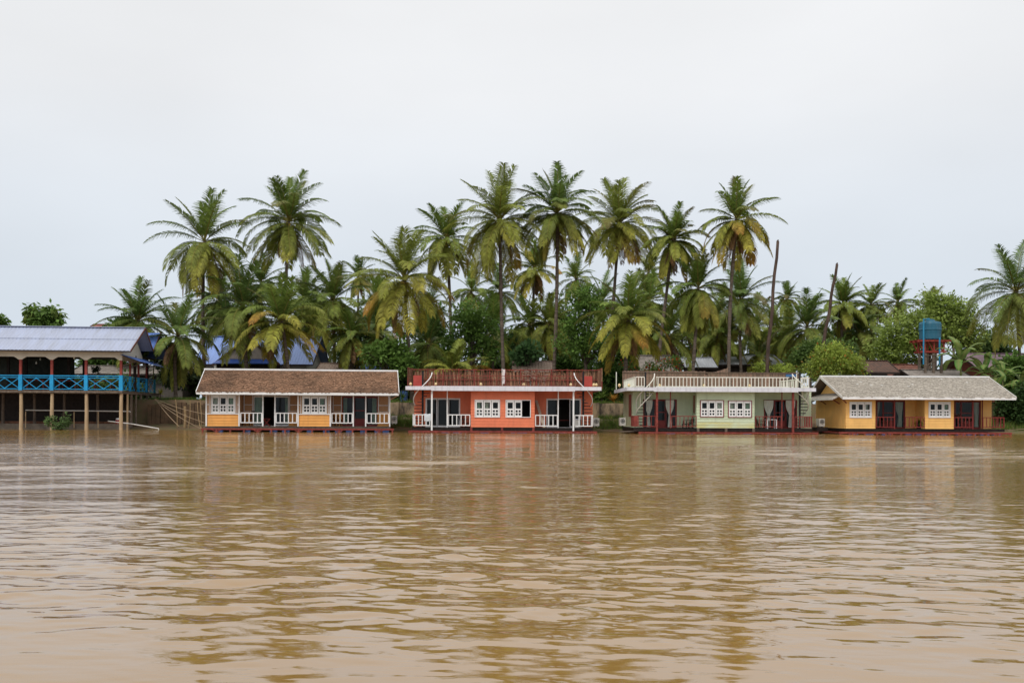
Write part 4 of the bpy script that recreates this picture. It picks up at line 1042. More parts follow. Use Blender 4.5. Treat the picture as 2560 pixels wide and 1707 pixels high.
# ================================================================== buildings behind the trees
def gable_house(name, label, c, rz, L_, W_, zw, zr, m_roof, m_wall, group=None, over=.7, win=True, base=1.9, corr=True):
    """ridge along local x"""
    t = thing(name, label, 'house', (c[0],c[1],base), rz, group)
    zw -= base; zr -= base
    h = MB().box(-L_/2,-W_/2,-.4,L_/2,W_/2,zw-.05)
    h.build('wall', m_wall, t)
    g = MB()
    for s in (-1,1):
        x = s*(L_/2-.04); g.add([(x,-W_/2,zw-.05),(x,W_/2,zw-.05),(x,0,zr-.15),(x-.05,-W_/2,zw-.05),(x-.05,W_/2,zw-.05),(x-.05,0,zr-.15)],[(0,1,2),(4,3,5),(1,0,3,4),(2,1,4,5),(0,2,5,3)])
    g.build('gable', m_wall, t)
    e = L_/2+over; k = (zr-zw)/(W_/2); ze = zw-k*over; yo = W_/2+over
    rf = corr_roof(t,'roof',(-e,-yo,ze),(e,-yo,ze),(e,0,zr),(-e,0,zr),m_roof,.25,.015)
    corr_roof(rf,'rear_slope',(e,yo,ze),(-e,yo,ze),(-e,0,zr),(e,0,zr),m_roof,.25,.015)
    MB().bar((-e,0,zr+.03),(e,0,zr+.03),.3,.06).build('ridge_cap', m_roof, rf)
    for s in (-1,1):
        MB().bar((s*(e+.02),-yo,ze-.02),(s*(e+.02),0,zr-.02),.04,.16).bar((s*(e+.02),0,zr-.02),(s*(e+.02),yo,ze-.02),.04,.16).build('barge_board', M_dark, rf)
    MB().bar((-e,-yo-.02,ze-.08),(e,-yo-.02,ze-.08),.03,.14).build('fascia', M_dark, rf)
    if win:
        for u in (-.3,.12):
            wn = MB(); x = L_*u; wn.box(x-.5,-W_/2-.05,zw*.35,x+.5,-W_/2-.002,zw*.35+.06).box(x-.5,-W_/2-.05,zw*.8-.06,x+.5,-W_/2-.002,zw*.8).box(x-.5,-W_/2-.05,zw*.35+.06,x-.44,-W_/2-.002,zw*.8-.06).box(x+.44,-W_/2-.05,zw*.35+.06,x+.5,-W_/2-.002,zw*.8-.06)
            f = wn.build('window', M_white, t); MB().box(x-.44,-W_/2-.02,zw*.35+.06,x+.44,-W_/2-.003,zw*.8-.06).build('pane', mat('dark_pane',(.02,.025,.03),.1,.1), f)
    return t, rf
def z_at(py, px, Y): return unp(px,py,Y).z
def x_at(px, Y, py=900): return unp(px,py,Y).x

M_broof = mat('cobalt_metal_roof',(.17,.27,.58),.42,.10,.6,stretch=(3,.5,.5),spec=.5)
M_groof = mat('silver_metal_roof',(.46,.48,.52),.4,.10,.5,stretch=(3,.5,.5),spec=.5)
M_rust = mat('rusted_tile_roof',(.115,.06,.042),.9,.3,3.,.3,20.,c2=(.07,.045,.035),thr=(.4,.6))
M_asb = mat('grey_fibre_roof',(.24,.21,.185),.9,.25,2.5,.1,20.)
M_purp = mat('faded_purple_roof',(.28,.19,.22),.7,.12,1.5)
M_tile = mat('tan_tile_roof',(.34,.25,.20),.8,.2,4.)
M_wwall = mat('limewashed_wall',(.55,.53,.50),.8,.1,1.2)
M_dwall = mat('dark_board_wall',(.055,.04,.032),.85,.25,3.)
def simple_house(name, label, pxl, pxr, py_ridge, py_eave, Y, m_roof, m_wall, W_=6., **kw):
    pm = (pxl+pxr)/2; over = kw.pop('over',.7); yo = W_/2+over
    X0, X1 = x_at(pxl,Y), x_at(pxr,Y); zr = z_at(py_ridge,pm,Y+yo); ze = z_at(py_eave,pm,Y)
    k = (zr-ze)/yo; zw = ze+k*over
    return gable_house(name, label, ((X0+X1)/2, Y+yo), 0, X1-X0-2*over, W_, zw, zr, m_roof, m_wall, over=over, **kw)
bh, brf = simple_house('blue_roofed_house','white house with a wide cobalt blue metal roof behind the bamboo houseboat',484,782,842,910,87.,M_broof,M_wwall,7.)
def porch():
    Y = 86.2; ap = unp(622,843,Y); l = unp(540,910,Y); q = unp(690,908,Y); b = bh.location
    pt = MB(); o = Vector(b)
    A, L_, Q = ap-o, l-o, q-o
    dv = Vector((0,4.,0))
    rf = MB().slab(L_+Vector((-.25,0,-.15)),A,A+dv,L_+Vector((-.25,0,-.15))+dv,-.08).slab(A,Q+Vector((.25,0,-.15)),Q+Vector((.25,0,-.15))+dv,A+dv,-.08)
    g = rf.build('porch_roof', M_broof, bh)
    for e_ in (L_+Vector((-.3,-.06,-.14)),Q+Vector((.3,-.06,-.14))): MB().bar(e_,A+Vector((0,-.06,.05)),.06,.22).build('barge_board', mat('brown_barge',(.10,.055,.035),.7,.2), g)
    z1 = z_at(897,615,Y)-o.z
    MB().add([(L_.x+.5,L_.y+.05,z1),(Q.x-.4,Q.y+.05,z1),(A.x,A.y+.05,A.z-.25),(L_.x+.5,L_.y+.12,z1),(Q.x-.4,Q.y+.12,z1),(A.x,A.y+.12,A.z-.25)],[(0,1,2),(4,3,5),(1,0,3,4),(2,1,4,5),(0,2,5,3)]).build('porch_gable', mat('beige_gable',(.42,.36,.30),.8,.1), bh)
    MB().slab((L_.x-.1,L_.y-.75,z1-.42),(Q.x+.1,Q.y-.75,z1-.42),(Q.x-.3,Q.y+.04,z1-.02),(L_.x+.4,L_.y+.04,z1-.02),.05).build('porch_canopy', mat('deep_blue_metal_roof',(.03,.085,.34),.4,.1), bh)
    MB().box(L_.x-.3,L_.y+.2,z1-1.0,Q.x+.3,L_.y+.3,z1-.45).build('porch_beam', M_dark, bh)
    for u in (.02,.5,.98): MB().box(L_.x+(Q.x-L_.x)*u-.1,L_.y-.6,-.2,L_.x+(Q.x-L_.x)*u+.1,L_.y-.4,z1-.43).build('porch_post', M_wwall, bh)
porch()
simple_house('silver_roofed_house','long low house with a silver metal roof behind the green houseboat',1762,1965,887,911,96.,M_groof,M_dwall,7.)
simple_house('silver_roofed_house','small silver-roofed annex left of the long silver-roofed house',1712,1795,895,918,92.5,M_groof,M_dwall,4.,win=False)
simple_house('dark_gabled_house','dark gabled house with mossy roof edge behind the left end of the green houseboat',1600,1690,889,927,82.,M_asb,M_dwall,5.,win=False)
simple_house('red_ridged_house','house with tan tiles and a red ridge behind the coral houseboat',1280,1385,903,930,88.,M_tile,M_wwall,5.,win=False)[1].children[1].data.materials[0] = mat('red_ridge_tile',(.42,.05,.06),.6,.1)
simple_house('rust_roofed_house','low house with dark rust-brown roof just left of the water tower',2168,2250,902,930,77.,M_rust,M_dwall,4.,win=False)
simple_house('rust_roofed_house','wide low house with rust-red roof directly under the water tower',2212,2330,911,944,80.,mat('rust_red_roof',(.15,.06,.04),.9,.3,3.,.2,15.),M_dwall,5.,win=False)
simple_house('grey_roofed_shed','shed with weathered grey fibre roof behind the banana plants',2285,2440,925,948,75.6,M_asb,M_dwall,4.,win=False)
simple_house('purple_roofed_house','house with faded purple roof and red-brown wall at the right edge',2440,2640,884,919,86.,M_purp,mat('redbrown_wall',(.22,.07,.05),.8,.15),6.,win=False)
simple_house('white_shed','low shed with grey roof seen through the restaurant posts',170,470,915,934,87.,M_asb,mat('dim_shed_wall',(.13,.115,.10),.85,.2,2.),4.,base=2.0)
simple_house('blue_shed','small shed with a blue roof behind the broadleaf tree, right of the blue-roofed house',880,990,895,925,91.,M_broof,M_wwall,4.,win=False)
simple_house('red_roofed_house','red-roofed house just showing above the restaurant ridge',205,248,811,830,97.,mat('terracotta_roof',(.26,.10,.08),.8,.15),M_wwall,4.,win=False)
simple_house('thatched_hut','brown thatched hut roof behind the right part of the blue-roofed house',785,880,908,930,83.,M_tile,M_dwall,4.,win=False)

# retaining wall, tower, poles, ropes
def retaining():
    mb = MB(); rg = random.Random(2); x = -20.6
    while x < 14:
        w_ = rg.uniform(2.6,3.4); top = 2.02+rg.uniform(-.02,.03)
        mb.box(x,73.95+rg.uniform(-.02,.02),.5,x+w_-.015,74.28,top); mb.box(x+w_-.2,73.84,.5,x+w_-.02,73.94,top+.03); x += w_
    tag(mb.build('retaining_wall', M_concrete),'stained concrete retaining wall along the bank behind the houseboats','wall')
retaining()
def earth_wall():
    mb = MB(); rg = random.Random(4); n = 14
    xa, xb = x_at(372,73.2), x_at(520,73.2)
    for i in range(n):
        x = xa+(xb-xa)*i/n; mb.box(x+.01,73.0+rg.uniform(-.06,.06),-.3,x+(xb-xa)/n-.01,73.35,rg.uniform(1.75,1.98))
    tag(mb.build('timber_revetment', mat('muddy_boards',(.14,.085,.05),.95,.3,1.6,.5,7.,c2=(.07,.05,.03),thr=(.35,.65))),'muddy brown board revetment between the restaurant and the bamboo houseboat','wall')
    for i, (px, y0, y1, lb) in enumerate(((443,998,1078,'thin bamboo pole at the muddy bank, nearest the restaurant'),(470,1000,1075,'bamboo pole at the muddy bank midway to the houseboat'),(503,996,1080,'tall bamboo pole at the bank beside the left end of the bamboo houseboat'),(461,1015,1076,'short thick stake in the muddy bank'))):
        Y = 71.6; p, q = unp(px,y1,Y), unp(px+(-4,6,-3,1)[i],y0,Y)
        tag(MB().tube([p,(p+q)/2+Vector((.06,0,0)),q],.035 if i < 3 else .09,6).build('bamboo_pole', M_bamboo),lb,'pole','bamboo poles along the left bank')
earth_wall()
def rope(pts, label, r=.02):
    P = [unp(a,b,Y) for a,b,Y in pts]; out = []
    for i in range(len(P)-1):
        for k in range(8):
            u = k/8; v = P[i].lerp(P[i+1],u); v.z -= .12*math.sin(math.pi*u)*(P[i+1]-P[i]).length*.12; out.append(v)
    out.append(P[-1]); tag(MB().tube(out,r,5).build('mooring_rope', M_rope),label,'rope','mooring ropes')
rope([(386,998,72.5),(508,1074,64.6)],'mooring rope from the left bank, steepest of the fan')
rope([(387,998,72.5),(512,1057,64.8)],'mooring rope from the left bank, middle of the fan')
rope([(388,997,72.5),(520,1036,65.2)],'mooring rope from the left bank, uppermost of the fan')
rope([(390,1000,72.5),(448,1066,68.)],'mooring rope from the left bank down into the mud',.025)
rope([(2511,1075,65.),(2600,1062,70.)],'mooring rope from the right end of the yellow houseboat')
rope([(1484,1070,65.),(1560,1078,70.)],'pale rope along the grass between coral and green houseboats')
rope([(975,1062,66.),(1030,1070,70.)],'pale rope between bamboo and coral houseboats')
def tower():
    Y = 78.; b = unp(2324,930,Y); b.z = 2.0; t = thing('water_tower','blue water tank on a red steel stand with blue pipes','water tower',b)
    Zt = lambda py: unp(2324,py,Y).z-2.0; Xt = lambda px: unp(px,860,Y).x-b.x
    z0, z1 = Zt(850), Zt(801); r_ = (Xt(2350)-Xt(2299))/2; h = z1-z0
    pr = [(r_*.9,0),(r_*.99,h*.04),(r_,h*.3),(r_*1.04,h*.48),(r_*1.08,h*.5),(r_*1.08,h*.54),(r_*1.04,h*.56),(r_*1.04,h*.80),(r_*.97,h*.9),(r_*.45,h*.96),(r_*.42,h*1.04),(r_*.25,h*1.06)]
    tk = MB().lathe(pr,(Xt(2325),0,z0),24).build('tank', mat('faded_blue_plastic',(.02,.115,.18),.5,.15,1.5,c2=(.06,.14,.20),thr=(.25,.55),stretch=(3,3,.6)), t)
    d = .8; m = mat('red_steel',(.29,.045,.03),.55,.2,5.)
    pf = MB(); xa, xb = Xt(2284), Xt(2367); zt = Zt(851)
    for y in (-d,0,d): pf.bar((xa,y,zt-.08),(xb,y,zt-.08),.1,.12)
    for i in range(7): x = xa+.1+(xb-xa-.2)*i/6; pf.bar((x,-d-.1,zt-.005),(x,d+.1,zt-.005),.16,.03)
    pf.build('platform', m, t)
    for x in (Xt(2304),Xt(2327),Xt(2351)):
        for y in (-.6,.6): MB().bar((x,y,Zt(882)),(x,y,zt-.141),.12).bar((x,y,zt-1.0),(x-.45,y,zt-.15),.07).build('strut', m, t)
    bm = MB()
    for y in (-.6,.6): bm.bar((xa+.3,y,Zt(880)),(xb-.3,y,Zt(880)),.1,.12)
    bm.build('cross_beam', m, t)
    for x in (Xt(2306),Xt(2326),Xt(2346)):
        for y in (-.55,.55): MB().bar((x,y,-.3),(x,y,Zt(882)-.06),.17).build('leg', M_plank, t)
    cb = MB().bar((Xt(2300),-.66,Zt(890)),(Xt(2354),-.66,Zt(888)),.06).bar((Xt(2306),-.64,Zt(915)),(Xt(2346),-.64,Zt(893)),.06); cb.build('cross_brace', M_plank, t)
    bp = mat('blue_pipe',(.03,.24,.42),.4,.1)
    MB().tube([(Xt(2297),-.9,Zt(912)),(Xt(2297),-.9,Zt(800)),(Xt(2316),-.5,Zt(799))],.06,8).build('pipe', bp, t)
    MB().tube([(Xt(2336),-.95,Zt(914)),(Xt(2336),-.95,Zt(846))],.065,8).build('pipe', bp, t)
tower()
for a, b, Y, lb in (((1944,604),(1916,935),77.,'tall bare dead palm trunk behind the right end of the green houseboat'),((2092,661),(2056,880),83.,'shorter bare dead palm trunk leaning behind the yellow-green bush')):
    p, q = unp(*b,Y), unp(*a,Y); e = p+(p-q)*.12; n = 9
    pts = [e+(q-e)*(i/n)+Vector((.05*math.sin(i*1.7),0,0)) for i in range(n+1)]
    mb = MB().tube(pts,[.15-.04*i/n for i in range(n+1)],9)
    mb.tube([pts[-1]+Vector((-.03,0,-.02)),pts[-1]+Vector((.03,0,.14))],[.10,.045],7)
    tag(mb.build('dead_trunk', M_polewood, smooth=True),lb,'dead trunk','bare dead trunks')
# ================================================================== coconut palms
class Leafy:
    """collects coloured quads quickly"""
    def __init__(s): s.v = []; s.f = []; s.c = []
    def build(s, name, m, parent):
        mb = MB(); mb.v = s.v; mb.f = s.f; mb.m = [0]*len(s.f)
        return mb.build(name, m, parent, cols=s.c)
GRN = ((.118,.175,.034),(.135,.192,.038),(.10,.155,.036),(.172,.208,.038))
YEL = (.48,.36,.055); ORG = (.42,.19,.04); BRN = (.19,.12,.07)
def mixc(a, b, t): return tuple(x*(1-t)+y*t for x, y in zip(a, b))
def frond(lf, o, az, el0, bend, L_, Lw, col, tipc, tipk, rg, m=54, wind=.0, droop=.75, wid=.060):
    nS = 14; pts = []; p = Vector(o); ds = L_/nS; az2 = az
    tw = rg.uniform(-.5,.5)
    for i in range(nS+1):
        s = i/nS; el = max(el0-bend*s**1.35, -1.5); a = az2+tw*s
        t = Vector((math.cos(a)*math.cos(el)+wind*s*.25, math.sin(a)*math.cos(el), math.sin(el))).normalized()
        sd = Vector((-math.sin(a), math.cos(a), 0)); pts.append((p.copy(), t, sd)); p = p+t*ds
    rc = mixc((.30,.25,.07), col, .25)
    b = len(lf.v)
    for i,(q,t,sd) in enumerate(pts):
        w_ = .055*(1-i/nS)+.008; u = sd.cross(t)
        lf.v += [q+sd*w_, q-sd*w_, q-u*w_]; lf.c += [mixc(rc, tipc, tipk*(i/nS)**2)]*3
    for i in range(nS):
        for j in range(3): lf.f.append((b+i*3+j, b+i*3+(j+1)%3, b+(i+1)*3+(j+1)%3, b+(i+1)*3+j))
    for k in range(m):
        s = .13+.87*(k+.5)/m; x = s*nS; i = min(int(x),nS-1); fr = x-i
        q = pts[i][0].lerp(pts[i+1][0],fr); t = pts[i][1].lerp(pts[i+1][1],fr); sd0 = pts[i][2]; u = sd0.cross(t)*-1
        if u.z < 0: u = -u
        prof = max(.25, math.sin(math.pi*(.10+.84*s))**.65); ll = Lw*prof*rg.uniform(.85,1.1)
        for sg in (1,-1):
            if rg.random() < .10: continue
            fwd = .45+.35*s
            d = (t*fwd+sd0*sg*(.9-.15*s)+u*.22).normalized()
            d2 = (d+Vector((wind*.5,0,-droop*rg.uniform(.75,1.25)))).normalized()
            wv = (t-d*t.dot(d)); wv = (wv.normalized() if wv.length > 1e-3 else sd0)*wid*.5
            mid = q+d*ll*.45; end = mid+d2*ll*.55
            b = len(lf.v); lf.v += [q-wv*.7,q+wv*.7,mid+wv,mid-wv,end+wv*.25,end-wv*.25]
            kk = tipk*min(1,max(0,(s-.15)*1.3))**1.2; g = rg.uniform(.68,1.3)
            c0 = tuple(y*g for y in mixc(col,tipc,kk*.75)); c1 = tuple(y*g for y in mixc(col,tipc,min(1,kk*1.15)))
            lf.c += [c0,c0,c0,c0,c1,c1]
            lf.f += [(b,b+1,b+2,b+3),(b+3,b+2,b+4,b+5)]
def palm(label, hub, top, base, Y, n=28, yel=.35, droop=1., nuts=True, seed=1, brown=.12, m=54, tint=0, wide=1., young=False):
    rg = random.Random(seed*77+5)
    H = dp(*hub,Y); zb = ground_h(H.x,Y)
    bx = dp(base,hub[1]+60,Y).x
    r = thing('coconut_palm', label, 'palm tree', (bx,Y,zb), 0, 'coconut palms behind the houseboats')
    Hl = H-Vector((bx,Y,zb)); L_ = (hub[1]-top)*DS*Y/F*1.04*wide
    nseg = 12; pts = []; rad = []
    bow = rg.uniform(-.35,.35)
    for i in range(nseg+1):
        u = i/nseg; pts.append((Hl.x*(u**1.25)+bow*math.sin(math.pi*u)*.6, .25*math.sin(math.pi*u*1.3+seed), -.3+(Hl.z+.3)*u)); rad.append(.13+.13*max(0,1-u*7)**2+.02*(1-u)+(.02*math.sin(i*2.3+seed)))
    off = Vector(pts[-1])-Hl; pts = [tuple(Vector(p)-off*(i/nseg)) for i,p in enumerate(pts)]
    if not young: MB().tube(pts,rad,9).build('trunk', M_trunk, r, smooth=True)
    lf = Leafy(); rg.random(); base_g = GRN[(seed+tint)%4]
    az0 = rg.uniform(0,6.28); tilt = R(rg.uniform(2,13)); taz = rg.uniform(-1.3,1.3); droop *= rg.uniform(.93,1.07)
    n = int(n*1.35)
    for i in range(n):
        t = (i+.5)/n; az = az0+i*2.39996+rg.uniform(-.3,.3)
        if t > .12 and rg.random() < .07: continue
        el = R(86)-R(140*droop)*t**.88+R(rg.uniform(-10,10)); bend = R(18+62*max(.15,math.sin(math.pi*t)))*rg.uniform(.75,1.2)
        el += tilt*math.cos(az-taz)
        ll = L_*(.92+.14*math.sin(math.pi*t)+.30*max(0,t-.5))*rg.uniform(.84,1.08)
        if t < .12: ll = L_*rg.uniform(.84,1.0); bend *= .8
        g = rg.uniform(.8,1.22); c = tuple(x*g for x in base_g)
        old = max(0,(t-.30)/.70)
        c = mixc(c,(.34,.33,.052),min(1,old*yel*.95))
        q_ = rg.random(); tk = min(1, yel*old*rg.uniform(.0,1.1)); tc = YEL
        if q_ < .28*yel and t > .55: tc = ORG; tk = min(1, yel*rg.uniform(.5,1.2))
        if t < .5 and rg.random() < brown: tc = BRN; tk = rg.uniform(.3,.8)
        frond(lf, Hl+Vector((0,0,-.25*t)), az, el, bend, ll, L_*rg.uniform(.22,.275), c, tc, tk, rg, m, .12, .45+1.0*t)
    # dead skirt
    for i in range(int(2+4*brown*3)):
        az = rg.uniform(0,6.28); c = mixc(BRN,ORG,rg.uniform(.1,.6))
        frond(lf, Hl+Vector((0,0,-.35)), az, R(-50+rg.uniform(-15,10)), R(38), L_*rg.uniform(.55,.85), L_*.16, c, BRN, .6, rg, int(m*.6), .05, 1.2)
    lf.build('crown', M_leaf, r)
    if nuts:
        nb = MB()
        for i in range(rg.randrange(8,12)):
            a = rg.uniform(0,6.28); q = .22+.12*rg.random()
            nb.lathe([(.03,-.15),(.11,-.09),(.135,0),(.10,.10),(.03,.14)],(Hl.x+q*math.cos(a),Hl.y+q*math.sin(a),Hl.z-.32-rg.random()*.4),8)
        nb.build('coconut_cluster', M_coco, r, smooth=True)
    return r

P = [
 # label, hub, top, base, Y, kwargs
 ('leftmost tall palm, its feathery crown standing clear against the sky right of the restaurant',(470,555),432,470,80,dict(n=29,yel=.75,brown=.25,seed=1)),
 ('tallest palm of the left pair, full dark green crown above the bamboo houseboat',(663,508),390,655,84,dict(n=36,yel=.45,seed=2,tint=2)),
 ('medium palm with long arching fronds between the two tall left palms',(559,703),580,570,80,dict(n=26,yel=.35,seed=3,tint=3)),
 ('medium palm with orange drooping tips right above the bamboo houseboat ridge',(646,735),622,672,78,dict(n=26,yel=.95,seed=4,tint=1,droop=.9)),
 ('dark bushy palm above the right half of the bamboo houseboat',(765,690),590,768,86,dict(n=27,yel=.55,seed=5)),
 ('large palm with heavy yellow-tipped lower fronds above the gap left of the coral houseboat',(928,641),508,949,80,dict(n=29,yel=.95,seed=6,tint=1)),
 ('palm with narrow upright crown, left neighbour of the tallest centre palm',(1026,548),455,1040,92,dict(n=29,yel=.65,seed=7,tint=1)),
 ('very tall palm with yellow coconuts over the centre of the coral houseboat',(1148,506),380,1160,82,dict(n=31,yel=.6,seed=8,tint=3)),
 ('very tall palm with thin dark trunk over the right half of the coral houseboat',(1280,487),377,1270,82,dict(n=34,yel=.5,seed=9,tint=1,brown=.2)),
 ('tall palm with brownish upper fronds over the gap right of the coral houseboat',(1423,513),402,1396,88,dict(n=32,yel=.75,seed=10,tint=1,brown=.45)),
 ('palm with trunk leaning left and bright green lower fronds above the green houseboat left half',(1547,548),463,1500,84,dict(n=29,yel=.65,seed=11,tint=2,brown=.25)),
 ('tall palm with orange lower fronds beside the tall bare trunk',(1692,503),402,1676,80,dict(n=28,yel=1.,seed=12,tint=1,brown=.4)),
 ('reddish yellow palm half hidden between the two very tall centre palms',(1227,616),540,1225,100,dict(n=22,yel=1.,seed=13,brown=.4)),
 ('low wide palm with golden arching fronds over the gap between coral and green houseboats',(1443,732),618,1440,76,dict(n=26,yel=1.,seed=14,tint=3,droop=.92,nuts=False)),
 ('palm with long hanging fronds above the green houseboat centre',(1604,660),565,1589,82,dict(n=30,yel=.55,seed=15,tint=1,droop=1.18)),
 ('dark palm behind the orange-fronded tall palm, left of the bare trunk',(1700,690),592,1705,95,dict(n=26,yel=.3,seed=16,tint=2)),
 ('small far palm seen between the very tall right-centre palms',(1323,640),578,1322,115,dict(n=22,yel=.35,seed=17,m=40)),
 ('small far palm showing above the dark palms left of centre',(823,635),580,826,125,dict(n=20,yel=.5,seed=18,m=40)),
 ('light green palm just right of the restaurant roof, with low wide crown',(318,735),645,330,90,dict(n=30,yel=.4,seed=19,tint=3,wide=1.1)),
 ('dark low palm with drooping fronds beside the restaurant lean-to',(408,770),668,402,76,dict(n=26,yel=.3,seed=20,tint=2,droop=1.05,nuts=False)),
 ('young trunkless palm with orange tips right behind the coral houseboat terrace',(1042,852),768,1042,76.5,dict(n=13,yel=1.,seed=21,tint=2,nuts=False,brown=0,droop=.72)),
 ('small far palm just right of the tall bare trunk',(1808,684),642,1815,125,dict(n=20,yel=.5,seed=22,m=40)),
 ('palm with a single upright spear frond between the two bare trunks',(1854,750),655,1860,95,dict(n=24,yel=.4,seed=23,tint=3)),
 ('palm behind the shorter leaning bare trunk',(1936,700),622,1940,100,dict(n=27,yel=.5,seed=24,tint=1)),
 ('far palm right of the one behind the leaning bare trunk',(2001,700),645,2004,108,dict(n=24,yel=.35,seed=25,m=44)),
 ('far palm with two bare side fronds above the feathery light green tree',(2063,694),638,2066,115,dict(n=18,yel=.35,seed=26,m=40)),
 ('far palm directly above the blue water tank, half hidden in the light green tree',(2135,712),655,2137,118,dict(n=20,yel=.3,seed=27,m=40)),
 ('far low palm right of the blue water tank',(2184,722),673,2186,118,dict(n=20,yel=.35,seed=28,m=40)),
 ('large palm at the right edge of the photo',(2334,669),542,2338,84,dict(n=27,yel=.5,seed=29,tint=1,brown=.25)),
 ('dark far palm behind the trunk of the very tall coconut-bearing palm',(1148,668),592,1146,105,dict(n=24,yel=.3,seed=30,m=44)),
 ('dark palm in the shade between the golden low palm and the leaning palm',(1490,690),608,1478,104,dict(n=24,yel=.3,seed=31,tint=2)),
 ('yellowish small palm in front of the silver-roofed house, left of the bare trunk',(1675,796),738,1676,101,dict(n=20,yel=.8,seed=32,m=40)),
 ('yellow small palm right of the silver-roofed house',(1742,812),760,1744,97,dict(n=18,yel=1.,seed=33,m=40)),
 ('dark palm behind the left tall palm trunk',(505,690),605,506,100,dict(n=25,yel=.25,seed=34,tint=2)),
 ('dark palm filling the gap left of the large yellow-tipped palm',(872,705),622,872,98,dict(n=24,yel=.3,seed=35,tint=2)),
 ('low palm with hanging fronds above the right end of the bamboo houseboat',(808,770),695,806,84,dict(n=23,yel=.55,seed=36,droop=1.1,nuts=False)),
 ('shaded palm between the very tall palms, low over the coral houseboat',(1216,745),670,1214,96,dict(n=23,yel=.35,seed=37,m=44)),
 ('shaded palm behind the long-fronded palm over the green houseboat',(1568,750),662,1566,108,dict(n=22,yel=.3,seed=38,m=44,tint=2)),
 ('far palm low between the large yellow-tipped palm and the narrow upright one',(985,705),630,986,108,dict(n=22,yel=.3,seed=40,m=44,tint=2)),
 ('far palm in the gap left of the very tall coconut-bearing palm',(1082,668),600,1080,112,dict(n=22,yel=.3,seed=41,m=44)),
 ('far palm between the tall rounded bushy tree and the brownish tall palm',(1385,690),615,1386,110,dict(n=22,yel=.35,seed=42,m=44)),
 ('far palm low behind the long-fronded palm, left of the orange-fronded one',(1650,720),645,1650,112,dict(n=22,yel=.3,seed=43,m=44,tint=2)),
 ('far palm between the two tall left palms, behind the medium one',(600,650),580,602,106,dict(n=22,yel=.3,seed=44,m=44,tint=2)),
 ('far palm between the brownish tall palm and the left-leaning one',(1490,625),555,1490,112,dict(n=22,yel=.3,seed=45,m=44,tint=2)),
 ('far low palm left of the spear-fronded palm',(1775,745),690,1775,118,dict(n=20,yel=.4,seed=46,m=44,tint=3)),
 ('palm rising behind the left half of the blue roof',(520,745),655,520,99,dict(n=22,yel=.45,seed=51,tint=3,nuts=False)),
 ('palm rising behind the right end of the blue roof',(722,750),660,724,100,dict(n=22,yel=.5,seed=52,nuts=False)),
 ('low wide palm under the large yellow-tipped palm, right side',(985,790),695,985,88,dict(n=22,yel=.4,seed=53,tint=1,nuts=False)),
 ('low palm in the gap left of the large yellow-tipped palm, above the leafy roof-side tree',(868,765),672,868,90,dict(n=22,yel=.4,seed=54,nuts=False)),
 ('low palm behind the dense broadleaf tree, right of its crown',(1130,760),668,1130,94,dict(n=22,yel=.4,seed=55,tint=1,nuts=False)),
 ('low palm right behind the golden palm, on its right',(1535,770),680,1532,90,dict(n=22,yel=.5,seed=56,tint=1,nuts=False)),
 ('low palm between the long-fronded palm and the orange-fronded palm trunk',(1648,772),690,1648,97,dict(n=21,yel=.5,seed=57,tint=3,nuts=False)),
 ('low palm just left of the tall bare trunk, behind the silver roof',(1735,752),672,1735,104,dict(n=22,yel=.5,seed=58,tint=3,nuts=False)),
 ('low palm between the very tall palm with dark trunk and the rounded bushy tree',(1262,745),665,1262,95,dict(n=21,yel=.4,seed=59,nuts=False)),
 ('low palm under the spear-fronded palm, right of the tall bare trunk',(1812,770),690,1812,100,dict(n=22,yel=.45,seed=60,tint=3,nuts=False)),
 ('low palm between the leaning bare trunk and the feathery tree',(1975,765),685,1975,101,dict(n=22,yel=.4,seed=61,tint=1,nuts=False)),
 ('shaded palm behind the orange-tipped palm over the bamboo houseboat',(700,690),610,700,100,dict(n=24,yel=.25,seed=39,tint=2)),
]
for lb, hub, top, base, Y, kw in P: palm(lb, hub, top, base, Y, **kw)

